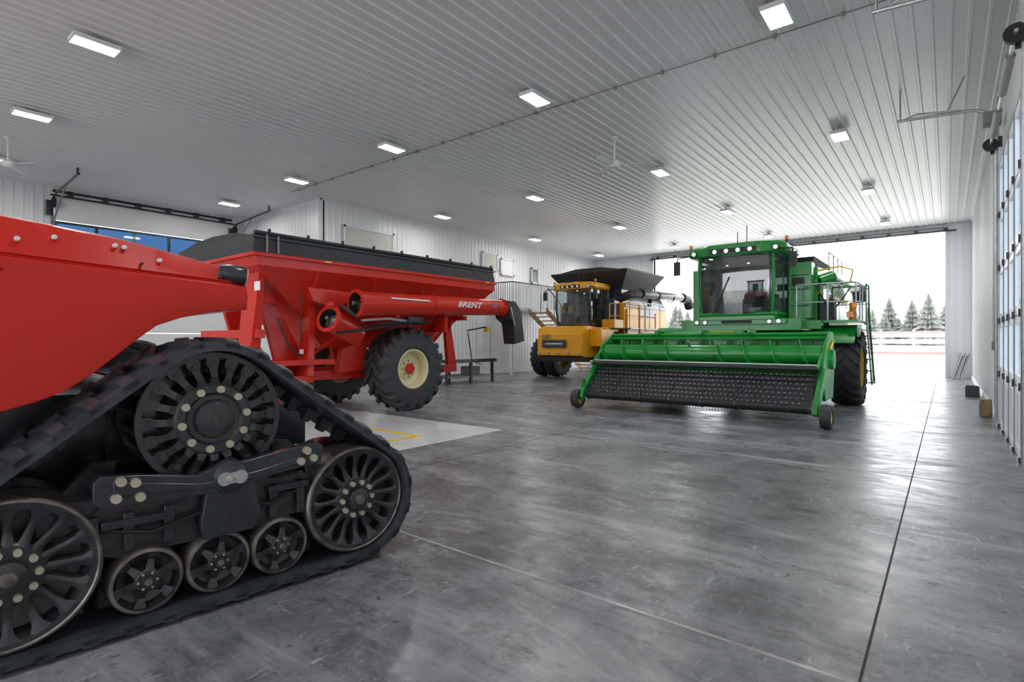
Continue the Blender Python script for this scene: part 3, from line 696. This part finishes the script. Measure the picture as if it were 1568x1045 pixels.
# ---------------------------------------------------------------- combines
def cab(R,cx,yf,w,z0,z1,dep,mb,mroof,rw):
    hw=w/2
    f=R.part('cab_frame',.01)
    for sx in (-1,1):
        f.sweep([(cx+sx*hw*.92,yf+.1,z0),(cx+sx*hw,yf-.0,(z0+z1)/2),(cx+sx*hw*.97,yf+.02,z1)],.04,mb)
        f.sweep([(cx+sx*hw*.86,yf+.06,z0),(cx+sx*hw*.93,yf-.04,(z0+z1)/2),(cx+sx*hw*.9,yf-.02,z1)],.02,M_BLK)
        f.sweep([(cx+sx*hw,yf+dep,z0),(cx+sx*hw,yf+dep,z1)],.05,mb)
        f.sweep([(cx+sx*hw,yf+.1,z0+.0),(cx+sx*hw,yf+dep,z0)],.05,mb)
        f.sweep([(cx+sx*hw,yf+dep*.62,z0+.1),(cx+sx*hw,yf+dep*.62,z1)],.02,M_BLK)
    f.bb(cx-hw,cx+hw,yf+.08,yf+dep,z0-.14,z0,mb)
    f.sweep([(cx-hw,yf+.08,z0),(cx+hw,yf+.08,z0)],.05,mb)
    f.bb(cx-hw+.05,cx+hw-.05,yf+dep-.06,yf+dep,z0,z0+.45,M_GREY)
    g=R.part('cab_glass')
    g.loft([[(cx-hw*.92,yf+.09,z0),(cx-hw*.35,yf+.02,z0),(cx+hw*.35,yf+.02,z0),(cx+hw*.92,yf+.09,z0)],
            [(cx-hw*.98,yf+.0,(z0+z1)/2),(cx-hw*.35,yf-.06,(z0+z1)/2),(cx+hw*.35,yf-.06,(z0+z1)/2),(cx+hw*.98,yf+.0,(z0+z1)/2)],
            [(cx-hw*.95,yf+.03,z1),(cx-hw*.35,yf-.03,z1),(cx+hw*.35,yf-.03,z1),(cx+hw*.95,yf+.03,z1)]],M_GLS,cap=False,closed=False)
    for sx in (-1,1): g.add([(cx+sx*hw,yf+.06,z0),(cx+sx*hw,yf+dep,z0),(cx+sx*hw,yf+dep,z1),(cx+sx*hw,yf+.06,z1)],[(0,1,2,3)],M_GLS)
    g.add([(cx-hw,yf+dep-.02,z0+.45),(cx+hw,yf+dep-.02,z0+.45),(cx+hw,yf+dep-.02,z1),(cx-hw,yf+dep-.02,z1)],[(0,1,2,3)],M_GLS)
    r=R.part('cab_roof',.03)
    q=rw/2
    r.loft([[(cx+a*q*k,yf+y,z) for a,y in ((-1,.0),(-.55,-.2),(.55,-.2),(1,.0),(1,dep*.9),(.85,dep+.15),(-.85,dep+.15),(-1,dep*.9))] for z,k in ((z1-.02,.93),(z1+.07,1.),(z1+.19,.98),(z1+.25,.85))],mroof)
    r2=R.part('roof_lights')
    r2.box((cx,yf-.205,z1+.08),(q*.95,.012,.12),M_BLKM)
    for k in range(8):
        x=cx+(-.82+k*.234)*q; yy=yf-.19 if 1<k<6 else yf-.11
        r2.lathe([(0,.055),(.03,.05),(.03,0)],(x,yy-.0,z1+.08),(0,-1,-.1),M_LENS,16); r2.lathe([(-.02,.07),(.02,.07),(.02,.056)],(x,yy,z1+.08),(0,-1,-.1),M_BLKM,16)
    for sx in (-1,1):
        r2.cyl((cx+sx*q*.97,yf+.15,z1+.2),(cx+sx*q*.97,yf+.15,z1+.27),.03,M_BLK,10); r2.cyl((cx+sx*q*.97,yf+.15,z1+.27),(cx+sx*q*.97,yf+.15,z1+.35),.04,M_ORG,12)
    for k,x in enumerate((cx-.1,cx+.12)): r2.cyl((x,yf+.6,z1+.24),(x,yf+.6,z1+.65+.15*k),.01,M_BLKM,6)
    r2.lathe([(0,0),(0,.1),(.06,.09),(.08,0)],(cx+.0,yf+.25,z1+.24),(0,0,1),M_YRIM,18)
    for sx in (-1,1):
        r2.sweep([(cx+sx*q*.85,yf-.05,z1+.05),(cx+sx*(q+.16),yf-.22,z1),(cx+sx*(q+.18),yf-.25,z1-.1)],.018,M_BLKM)
        r2.box((cx+sx*(q+.18),yf-.24,z1-.26),(.15,.06,.34),M_BLKM); r2.box((cx+sx*(q+.18),yf-.205,z1-.26),(.12,.01,.3),M_LENS)
    i=R.part('cab_interior',.015)
    i.bb(cx-.27,cx+.27,yf+.75,yf+1.2,z0+.3,z0+.45,M_SEAT); i.bb(cx-.25,cx+.25,yf+1.15,yf+1.3,z0+.4,z0+1.05,M_SEAT); i.bb(cx-.14,cx+.14,yf+1.17,yf+1.27,z0+1.05,z0+1.25,M_SEAT)
    i.bb(cx-.2,cx+.2,yf+.8,yf+1.2,z0,z0+.3,M_GREY); i.bb(cx+.32,cx+.45,yf+.6,yf+1.2,z0+.45,z0+.6,M_GREY)
    i.sweep([(cx,yf+.2,z0),(cx,yf+.35,z0+.7)],.035,M_GREY)
    i.sweep([(cx+.19*math.cos(t),yf+.38+.07*math.sin(t),z0+.72+.17*math.sin(t)) for t in [k*math.pi/8 for k in range(17)]],.014,M_BLKM)
    i.box((cx-.55,yf+.35,z0+.75),(.22,.03,.3),M_BLKM); i.box((cx+.5,yf+.5,z0+.8),(.24,.03,.18),M_BLKM)
    i.bb(cx-hw+.06,cx-hw+.3,yf+.3,yf+1.3,z0,z0+.5,M_GREY)
    i.sweep([(cx-.5,yf-.05,z0+.0),(cx-.1,yf-.08,z0+.9)],.012,M_BLKM)

def green_combine():
    cx,yf=-4.0,13.6
    R=Root('green_combine_harvester',(cx,yf+3,0))
    cab(R,cx,yf,1.75,2.15,3.58,1.55,M_GRN,M_GRN,2.3)
    b=R.part('body',.02)
    b.bb(cx-1.5,cx+1.5,yf+1.6,yf+6.4,1.25,3.0,M_GRN)
    b.prism([(yf+1.6,3.0),(yf+1.7,3.35),(yf+4.2,3.45),(yf+5.6,3.35),(yf+6.4,3.0)],'x',cx-1.5,cx+1.5,M_GRN)
    b.bb(cx+.95,cx+1.45,yf+1.15,yf+1.6,2.05,3.42,M_GRN); b.bb(cx-1.45,cx-.95,yf+1.2,yf+1.6,2.05,3.42,M_GRN)
    for z in (2.35,2.75,3.1): b.bb(cx+1.0,cx+1.4,yf+1.13,yf+1.15,z,z+.02,M_BLKM)
    b.bb(cx+1.02,cx+1.3,yf+1.125,yf+1.15,2.85,3.05,M_BLKM)
    b.prism([(yf+6.4,2.9),(yf+7.3,2.5),(yf+7.4,1.3),(yf+6.4,1.0)],'x',cx-1.35,cx+1.35,M_GRN)
    for sx in (-1,1):
        x0=cx+sx*1.5; x1=cx+sx*1.58
        for a_,b_,z0,z1 in ((yf+2.8,yf+4.5,1.3,2.6),(yf+4.56,yf+6.3,1.2,2.5)):
            b.bb(min(x0,x1),max(x0,x1),a_,b_,z0,z1,M_GRN)
        b.bb(min(x0,x1),max(x0,x1),yf+1.7,yf+6.3,2.66,2.74,M_YRIM)
    b.bb(cx-1.4,cx+1.4,yf+.25,yf+1.6,1.75,2.03,M_GRN); b.bb(cx-1.1,cx+1.1,yf+.15,yf+.4,1.9,2.02,M_GRN)
    b.bb(cx-.75,cx+.75,yf+.9,yf+1.7,1.2,1.8,M_BLKM)
    for sx in (-1,1):
        for k_ in (0,1): b.cyl((cx+sx*(.75+.2*k_),yf+.14,1.96),(cx+sx*(.75+.2*k_),yf+.1,1.96),.05,M_LENS,14)
    b.bb(cx-.35,cx+.35,yf+.12,yf+.15,1.93,2.0,M_BLKM)
    k=R.part('chassis',.01)
    k.bb(cx-1.0,cx+1.0,yf+1.2,yf+6.6,.75,1.3,M_BLKM); k.cyl((cx-2.1,yf+1.4,.875),(cx+2.1,yf+1.4,.875),.14,M_GRN,16)
    k.bb(cx-1.65,cx-1.4,yf+1.1,yf+1.7,.6,1.4,M_GRN); k.bb(cx+1.4,cx+1.65,yf+1.1,yf+1.7,.6,1.4,M_GRN)
    k.cyl((cx-1.6,yf+5.8,.65),(cx+1.6,yf+5.8,.65),.1,M_GRN,12)
    k.loft([[(cx-.7,yf-1.6,.35),(cx+.7,yf-1.6,.35),(cx+.7,yf-1.6,1.15),(cx-.7,yf-1.6,1.15)],[(cx-.7,yf+1.0,1.1),(cx+.7,yf+1.0,1.1),(cx+.7,yf+1.0,1.85),(cx-.7,yf+1.0,1.85)]],M_GRN)
    t=R.part('grain_tank',.01)
    t.loft([rect(cx-1.3,cx+1.3,yf+1.8,yf+4.2,3.3),rect(cx-1.42,cx+1.42,yf+1.72,yf+4.3,3.62)],M_BLKM)
    t.bb(cx+.2,cx+1.25,yf+4.5,yf+5.9,3.3,3.6,M_BLKM); t.cyl((cx-1.0,yf+5.2,3.3),(cx-1.0,yf+5.2,3.85),.08,M_BLK,14)
    t.sweep([(cx+1.5,yf+1.9,3.0),(cx+1.75,yf+2.0,3.1),(cx+1.78,yf+6.5,3.15)],.15,M_GRN,16); t.sweep([(cx+1.78,yf+6.4,3.15),(cx+1.8,yf+6.9,3.13),(cx+1.8,yf+7.1,2.8)],.2,M_BLKM,14)
    w=R.part('wheels')
    for sx in (-1,1):
        tyre(w,(cx+sx*2.18,yf+1.4,.875),(sx,0,0),.875,.62,.47,M_YRIM,20,.05)
        tyre(w,(cx+sx*1.75,yf+5.8,.62),(sx,0,0),.62,.45,.32,M_YRIM,18,.04,.1)
    l=R.part('platform',.004)
    l.bb(cx+.95,cx+2.45,yf+.75,yf+3.2,1.92,1.98,M_GRN); l.bb(cx-1.6,cx-.95,yf+.75,yf+1.6,1.92,1.98,M_GRN)
    l.bb(cx+1.0,cx+1.75,yf+.55,yf+.78,1.78,1.98,M_GRN)
    rail(l,[(cx+1.2,yf+.75,1.98),(cx+1.85,yf+.75,1.98),(cx+2.4,yf+.8,1.98),(cx+2.42,yf+1.3,1.98),(cx+2.42,yf+1.8,1.98)],.85,M_GALV,.02)
    rail(l,[(cx+2.42,yf+2.6,1.98),(cx+2.42,yf+3.15,1.98),(cx+1.6,yf+3.15,1.98)],.95,M_GRN,.02)
    for y in (yf+1.95,yf+2.5):
        l.sweep([(cx+2.3,y,2.85),(cx+2.48,y,2.8),(cx+2.5,y,1.95),(cx+2.6,y,.45)],.024,M_GALV if y<yf+2 else M_GRN)
    for i in range(6): l.box((cx+2.51+.08*(1-i/5),yf+2.22,.5+i*.28),(.14,.56,.03),M_GRN)
    l.box((cx+2.3,yf+.72,2.1),(.14,.08,.12),M_ORG); l.box((cx+2.38,yf+.74,2.3),(.1,.05,.1),M_ORG)
    l.box((cx+2.44,yf+1.0,1.7),(.04,.5,.22),M_GRN)
    l.box((cx+2.4,yf+3.3,2.2),(.03,.2,.3),M_GRN)
    l.sweep([(cx+2.0,yf+.8,1.98),(cx+1.7,yf+.72,2.6),(cx+1.55,yf+.9,2.9)],.02,M_BLKM); l.bb(cx+1.6,cx+1.9,yf+1.3,yf+1.7,1.98,2.5,M_BLKM); l.bb(cx+1.52,cx+1.6,yf+1.8,yf+2.6,2.0,2.9,M_GRN)
    l.sweep([(cx+1.5,yf+2.2,2.0),(cx+1.8,yf+2.3,2.7),(cx+1.9,yf+3.0,3.0),(cx+1.6,yf+3.4,3.3)],.02,M_GALV); l.sweep([(cx+1.5,yf+2.6,2.0),(cx+1.9,yf+2.7,2.6),(cx+2.0,yf+3.2,2.9)],.02,M_BLKM)
    l.sweep([(cx+2.3,yf+.75,2.83),(cx+2.35,yf+.72,3.1),(cx+2.1,yf+.72,3.2),(cx+1.6,yf+.9,3.15)],.02,M_YRIM)
    l.cyl((cx+2.1,yf+2.9,2.0),(cx+2.1,yf+2.9,2.5),.08,M_ORG,14)
    for y in (yf+3.6,yf+4.4,yf+5.2,yf+6.0): l.cyl((cx+1.45,y,3.35),(cx+1.45,y,3.95),.018,M_GALV,8)
    l.sweep([(cx+1.45,yf+3.6,3.95),(cx+1.45,yf+6.0,3.95)],.018,M_GALV)
    for sx in (-1,1): l.loft([[(cx+sx*1.6,yf+y,z),(cx+sx*2.4,yf+y,z),(cx+sx*2.4,yf+y+.02,z+.03),(cx+sx*1.6,yf+y+.02,z+.03)] for y,z in ((.55,1.45),(.8,1.7),(1.1,1.84),(1.9,1.84))],M_GRN)
    l.sweep([(cx+.75,yf+.1,1.7),(cx+.9,yf-.4,1.5),(cx+1.1,yf-1.4,1.3)],.02,M_BLKM); l.sweep([(cx+.85,yf+.1,1.72),(cx+1.0,yf-.4,1.45),(cx+1.3,yf-1.4,1.4)],.02,M_BLKM)
    l.lathe([(0,.0),(0,.3),(.12,.28),(.12,0)],(cx+1.6,yf+.3,1.2),(1,0,0),M_GRN,24)
    R.done()
    Hd=Root('pickup_header',(cx,11.5,0)); x0,x1=-6.35,-1.75
    h=Hd.part('frame',.008)
    for x in (x0,x1):
        h.prism([(12.15,1.66),(11.9,1.68),(11.35,1.4),(11.1,1.05),(11.1,.7),(11.3,.4),(12.1,.4),(12.25,.9)],'x',x-.03,x+.03,M_GRN)
        h.prism([(11.2,.95),(11.05,.97),(10.45,.42),(10.4,.25),(10.5,.2),(11.1,.66)],'x',x-.04,x+.04,M_GRN)
    h.bb(x0,x1,12.0,12.16,1.5,1.66,M_GRN); h.bb(x0,x1,12.02,12.1,.55,1.5,M_GRN)
    h.add([(x0,12.02,1.0),(x1,12.02,1.0),(x1,11.7,.72),(x0,11.7,.72),(x0,11.2,.72),(x1,11.2,.72)],[(0,1,2,3),(3,2,5,4)],M_GRN)
    h.prism([(12.1,1.68),(11.86,1.62),(11.8,1.55),(11.82,1.53),(11.88,1.58),(12.1,1.62)],'x',x0,x1,M_GRN)
    h.bb(cx-.9,cx+.6,12.1,12.3,1.2,1.72,M_GRN); h.bb(x0,x1,12.16,12.28,.4,.55,M_GRN)
    for k in range(7): h.bb(x0+.35+k*.65,x0+.40+k*.65,11.95,12.03,.9,1.5,M_GRN)
    for k in range(3): h.bb(cx-1.2+k*1.0,cx-1.12+k*1.0,11.7,12.1,1.66,1.74,M_GRN)
    h.cyl((x0,11.84,1.64),(x1,11.84,1.64),.03,M_GRN,10)
    h.box((cx+.2,12.0,1.70),(.5,.1,.02),M_YRIM)
    au=Hd.part('auger')
    au.cyl((x0+.05,11.5,1.24),(x1-.05,11.5,1.24),.18,M_GRN,28)
    Lh=(x1-x0)/2-.3
    au.helix((x0+.05,11.5,1.24),(1,0,0),Lh,.17,.29,.52,M_GRN,1,0,.03); au.helix((x1-.05,11.5,1.24),(-1,0,0),Lh,.17,.29,.52,M_GRN,1,0,.03)
    for k in range(6): 
        t=k*2.4; au.cyl((cx-.4+k*.16,11.5,1.24),(cx-.4+k*.16,11.5+.3*math.cos(t),1.24+.3*math.sin(t)),.012,M_STEEL,6)
    pk=Hd.part('pickup_belt')
    def caps(p0,p1,r,n=8):
        a=math.atan2(p1[1]-p0[1],p1[0]-p0[0]); o=[]
        for i in range(n+1):
            t=a+math.pi/2+math.pi*i/n; o.append((p0[0]+r*math.cos(t),p0[1]+r*math.sin(t)))
        for i in range(n+1):
            t=a-math.pi/2+math.pi*i/n; o.append((p1[0]+r*math.cos(t),p1[1]+r*math.sin(t)))
        return o
    pk.prism(caps((10.62,.32),(11.15,.80),.10),'x',x0+.08,x1-.08,M_BLKM)
    for k in range(8):
        xx=x0+.08+k*(x1-x0-.16)/7; pk.prism(caps((10.62,.32),(11.15,.80),.115),'x',xx-.012,xx+.012,M_BLK)
    tn=Hd.part('pickup_tines')
    dv=V((0,.53,.48)).normalized(); nv=V((0,-dv.z,dv.y))
    for r_ in range(7):
        for k in range(46):
            xx=x0+.14+(k+.5*(r_%2))*(x1-x0-.3)/46+random.uniform(-.008,.008)
            base=V((xx,10.62,.32))+dv*(.0+r_*.118)+nv*.1
            sw=V((random.uniform(-.01,.01),random.uniform(-.012,.005),0))
            tn.cyl(base,base+nv*.07-dv*.045+sw,.006,M_BLKM,5); tn.cyl(base+nv*.058-dv*.037+sw*.85,base+nv*.072-dv*.046+sw,.008,M_GALV,5)
    for r_ in range(7):
        base=V(((x0+x1)/2,10.62,.32))+dv*(.0+r_*.118)+nv*.102; tn.box(base,(x1-x0-.2,.02,.014),M_BLK)
    for k in range(80):
        xx=x0+.1+k*(x1-x0-.2)/80; base=V((xx,10.55,.24)); tn.cyl(base,base+V((0,-.05,-.06)),.006,M_BLKM,5)
    wg=Hd.part('wind_guard')
    wg.cyl((x0+.02,10.85,1.0),(x1-.02,10.85,1.0),.035,M_BLKM,12); wg.cyl((x0+.02,10.95,1.06),(x1-.02,10.95,1.06),.022,M_GALV,10)
    for x in (x0+.03,x1-.03): wg.sweep([(x,11.35,1.3),(x,11.05,1.15),(x,10.85,1.0)],.025,M_GRN)
    for k in range(46):
        xx=x0+.1+k*(x1-x0-.2)/45; wg.sweep([(xx,10.85,1.0),(xx,10.95,.92),(xx,11.2,.96)],.006,M_BLKM,5)
    gw=Hd.part('gauge_wheels')
    for x,sx in ((x0-.14,-1),(x1+.16,1)):
        y=10.5
        gw.lathe([(-.08,.12),(-.09,.15),(-.08,.2),(0,.215),(.08,.2),(.09,.15),(.08,.12)],(x,y,.215),(sx,0,0),M_RUB,32)
        gw.lathe([(.07,.12),(.03,.1),(.03,.05),(.07,.04),(.07,0)],(x,y,.215),(sx,0,0),M_YRIM,24); gw.lathe([(-.07,.12),(-.03,.1),(-.03,0)],(x,y,.215),(sx,0,0),M_YRIM,24)
        gw.sweep([(x-sx*.02,y,.215),(x-sx*.12,y,.22),(x-sx*.12,y+.1,.5),(x-sx*.12,y+.55,1.0)],.03,M_GRN)
        gw.box((x-sx*.12,y+.05,.45),(.05,.12,.4),M_GRN)
    gw.lathe([(0,0),(0,.2),(.06,.18),(.08,0)],(x1+.03,11.85,1.15),(1,0,0),M_GRN,24); gw.sweep([(x1+.05,11.6,1.35),(x1+.05,12.0,1.5)],.02,M_YRIM)
    Hd.done()
green_combine()

def yellow_combine():
    cx,yf=-11.55,18.3
    R=Root('yellow_combine_harvester',(cx,yf+3,0))
    cab(R,cx,yf,1.6,2.15,3.55,1.4,M_BLK,M_YEL,1.95)
    b=R.part('body',.02)
    b.bb(cx-1.5,cx+1.5,yf+1.45,yf+5.6,1.3,3.0,M_YEL)
    b.prism([(yf+4.2,3.0),(yf+4.3,3.5),(yf+5.2,3.4),(yf+5.7,3.0),(yf+6.2,2.2),(yf+5.6,1.3)],'x',cx-1.4,cx+1.4,M_BLK)
    for a_,b_,z0,z1,mm in ((yf+1.6,yf+2.6,1.5,2.8,M_YEL),(yf+2.7,yf+4.2,1.4,2.5,M_YEL),(yf+2.7,yf+4.2,2.52,2.85,M_BLK),(yf+4.3,yf+5.5,1.4,2.7,M_YEL)): b.bb(cx+1.5,cx+1.57,a_,b_,z0,z1,mm)
    b.bb(cx+1.49,cx+1.53,yf+1.5,yf+5.5,2.85,2.98,M_BLK); b.bb(cx+.82,cx+1.3,yf+1.0,yf+1.45,2.0,3.2,M_BLK)
    b.bb(cx-1.35,cx+1.35,yf+.2,yf+1.5,1.85,2.03,M_YEL)
    b.loft([[(cx-1.0,yf-1.0,.95),(cx+1.0,yf-1.0,.95),(cx+1.0,yf-.95,1.75),(cx-1.0,yf-.95,1.75)],[(cx-1.05,yf-.6,.85),(cx+1.05,yf-.6,.85),(cx+1.05,yf-.6,2.08),(cx-1.05,yf-.6,2.08)],[(cx-.9,yf+1.2,1.0),(cx+.9,yf+1.2,1.0),(cx+.9,yf+1.2,2.0),(cx-.9,yf+1.2,2.0)]],M_YEL)
    b.bb(cx-.75,cx+.35,yf-1.04,yf-.98,1.25,1.55,M_BLK); b.bb(cx-.6,cx+.2,yf-1.06,yf-1.02,1.35,1.42,M_GALV)
    b.bb(cx-1.3,cx-.9,yf-.5,yf+.4,1.6,2.0,M_YEL); b.bb(cx+.95,cx+1.5,yf-.4,yf+.6,1.3,1.95,M_YEL)
    b.bb(cx-1.1,cx+1.1,yf-.95,yf-.5,.72,.9,M_BLKM)
    b.bb(cx+.95,cx+1.5,yf+.62,yf+1.4,2.0,2.35,M_YEL)
    for k in range(5): b.cyl((cx-.9+k*.45,yf-1.0,1.05),(cx-.9+k*.45,yf-1.05,1.05),.05,M_GALV,10)
    t=R.part('grain_tank',.01)
    t.bb(cx-1.3,cx+1.3,yf+1.6,yf+4.2,2.95,3.6,M_BLK)
    def fr(z,k): return [(cx-1.3-k,yf+1.6-k,z),(cx+1.3+k,yf+1.6-k,z),(cx+1.3+k,yf+4.2+k,z),(cx-1.3-k,yf+4.2+k,z)]
    t.loft([fr(3.58,0),fr(4.3,.5),fr(4.36,.5),fr(4.36,.44),fr(3.7,0)],M_TARP,cap=False)
    t.loft([[(cx-1.7,yf+y,4.33),(cx-.6,yf+y,4.5),(cx+.6,yf+y,4.5),(cx+1.7,yf+y,4.33)] for y in (1.2,4.6)],M_TARP)
    t.sweep([(cx+1.2,yf+1.6,3.2),(cx+1.7,yf+1.55,3.35),(cx+1.9,yf+2.1,3.4),(cx+1.95,yf+6.4,3.5)],.17,M_BLK,16)
    t.sweep([(cx+1.95,yf+6.3,3.5),(cx+1.95,yf+7.0,3.45),(cx+1.95,yf+7.3,3.1)],.22,M_BLKM,14)
    for y in (2.1,3.6,5.1): t.lathe([(-.04,.17),(-.04,.2),(.04,.2),(.04,.17)],(cx+1.92,yf+y,3.42),(0,1,0),M_BLKM,20)
    k=R.part('chassis',.01); k.bb(cx-.95,cx+.95,yf+.8,yf+6.0,.75,1.35,M_BLKM); k.cyl((cx-1.9,yf+1.0,.85),(cx+1.9,yf+1.0,.85),.13,M_BLK,14); k.cyl((cx-1.5,yf+5.3,.6),(cx+1.5,yf+5.3,.6),.09,M_BLK,12)
    w=R.part('wheels')
    for sx in (-1,1):
        tyre(w,(cx+sx*1.35,yf+1.0,.85),(sx,0,0),.85,.5,.45,M_YRIM,20,.05); tyre(w,(cx+sx*2.0,yf+1.0,.85),(sx,0,0),.85,.5,.45,M_YRIM,20,.05)
        tyre(w,(cx+sx*1.7,yf+5.3,.6),(sx,0,0),.6,.42,.3,M_YRIM,16,.04,.1)
    l=R.part('platform',.003)
    l.bb(cx+.85,cx+2.2,yf+.6,yf+2.4,1.95,2.0,M_BLK)
    rail(l,[(cx+1.3,yf+.62,2),(cx+2.15,yf+.62,2),(cx+2.15,yf+1.4,2)],.95,M_YEL,.022); rail(l,[(cx+2.15,yf+1.9,2),(cx+2.15,yf+2.4,2),(cx+2.15,yf+3.4,2.0),(cx+2.15,yf+4.8,2.0)],1.0,M_TRIM,.02)
    l.bb(cx+1.5,cx+2.2,yf+2.4,yf+4.9,1.95,2.0,M_BLK)
    for y in (yf+1.4,yf+1.9): l.sweep([(cx+2.2,y,2.9),(cx+2.2,y,2.0),(cx+2.5,y,.5)],.02,M_YEL)
    for i in range(5): l.box((cx+2.25+.2*(1-i/4),yf+1.65,.6+i*.3),(.14,.5,.03),M_BLK)
    l.sweep([(cx-1.7,yf+.2,3.5),(cx-1.7,yf+.2,2.6)],.015,M_BLKM)
    for sx in (-1,1): l.lathe([(0,.0),(0,.06),(.04,.05),(.04,0)],(cx+sx*1.2,yf+.15,1.95),(0,-1,0),M_LENS,14)
    R.done()
    o=text('CAT',(cx-.75,yf-1.045,1.6),.2,M_BLK,R,(math.pi/2,0,0),0); o=text('CR',(cx+.1,yf-.2,3.62),.13,M_BLK,R,(math.pi/2,0,0),0)
yellow_combine()

# ---------------------------------------------------------------- small things
R=Root('flatbed_bench',(-13.7,14.3,0)); p=R.part('bench',.006)
p.bb(-14.4,-13.1,12.9,15.5,.74,.86,M_BLK); p.bb(-14.35,-13.15,12.95,15.45,.86,.88,M_GALV)
for x in (-14.3,-13.2):
    for y in (13.0,14.2,15.35): p.bb(x-.04,x+.04,y-.04,y+.04,0,.74,M_BLK)
p.bb(-14.3,-13.2,13.0,15.4,.22,.27,M_GREY); p.box((-13.7,14.7,.42),(.5,.5,.3),M_GREY); R.done()
R=Root('paper_bag',(.45,13.3,0)); p=R.part('bag',.01)
p.loft([[(.6+a*k*.75,14.3+b*k*.8,z) for a,b in ((-.13,-.13),(.13,-.13),(.13,.13),(-.13,.13))] for z,k in ((0,.9),(.04,1.),(.22,1.02),(.3,.9),(.34,.95))],M_BAG); R.done()
R=Root('plastic_crate',(.45,19.3,0)); p=R.part('crate',.005)
p.bb(.38,.68,19.1,19.5,0,.02,M_BLK)
for a in ((.38,.40,19.1,19.5),(.66,.68,19.1,19.5),(.38,.68,19.1,19.12),(.38,.68,19.48,19.5)): p.bb(*a,.02,.28,M_BLK)
R.done()
R=Root('tool_bundle',(.3,26,0)); p=R.part('poles')
for k in range(5): p.cyl((.15+.07*k,27.2,.0),(.42+.07*k,28.3,1.0-.1*(k%2)),.02,M_BLK if k%2 else M_GREY,8)
R.done()

# ---------------------------------------------------------------- outside
single('ground_outside',lambda p:(p.bb(-200,200,YE+.25,320,-.3,-.03,M_SNOW),p.bb(-200,200,-120,YB-.2,-.3,-.03,M_SNOW)))
single('ground_side',lambda p:(p.bb(1.0,60,YB-.2,YE+.25,-.3,-.03,M_SNOW),p.bb(-80,XLL-.2,YB-.2,YE+.25,-.3,-.03,M_SNOW)))
R=Root('fence',(0,75,0)); p=R.part('boards')
for k in range(3): p.bb(-60,30,75,75.1,.5+k*.7,1.0+k*.7,M_FENCE)
p.bb(-60,30,74.95,75,2.4,2.6,M_FENCR)
p.bb(-60,30,74.95,75,0,.3,M_FENCR)
for k in range(31): p.bb(-60+k*3,-59.8+k*3,75.1,75.3,0,2.8,M_FENCE)
R.done()
def tree_mesh():
    p=Part('frosted_tree'); p.cyl((0,0,0),(0,0,6),.25,M_BLKM,8,.08)
    for lv in range(9):
        z=.9+lv*.78; R_=2.6*(1-lv/9.8)
        n=14; vs=[V((0,0,z+1.3))]
        for k in range(n*2):
            t=math.pi*k/n; r=R_*(1 if k%2 else .55)*random.uniform(.8,1.15); vs.append(V((r*math.cos(t),r*math.sin(t),z-random.uniform(0,.35))))
        vs.append(V((0,0,z+.2)))
        fs=[(0,1+k,1+(k+1)%(2*n)) for k in range(2*n)]+[(2*n+1,1+(k+1)%(2*n),1+k) for k in range(2*n)]
        p.add(vs,fs,M_TREE)
    return p.finish()
tr=tree_mesh(); tr.location=(-3,120,0)
for k in range(56):
    o=bpy.data.objects.new('frosted_tree',tr.data); sc.collection.objects.link(o)
    o.location=(-68+k*1.5+random.uniform(-1,1),118+random.uniform(-6,12),0); s=random.uniform(.65,1.2); o.scale=(s*1.2,s*1.2,s); o.rotation_euler=(0,0,random.random()*6)

# ---------------------------------------------------------------- world, camera
wd=bpy.data.worlds.new('sky'); sc.world=wd; wd.use_nodes=True
bg=wd.node_tree.nodes['Background']; bg.inputs[0].default_value=(.91,.96,1,1); bg.inputs[1].default_value=5.4
cam=bpy.data.cameras.new('camera'); co=bpy.data.objects.new('camera',cam); sc.collection.objects.link(co)
co.location=(0,0,1.5); co.rotation_euler=(math.pi/2,0,math.radians(38.61)); cam.lens=36*834/1568; cam.sensor_width=36; cam.clip_end=600
sc.camera=co
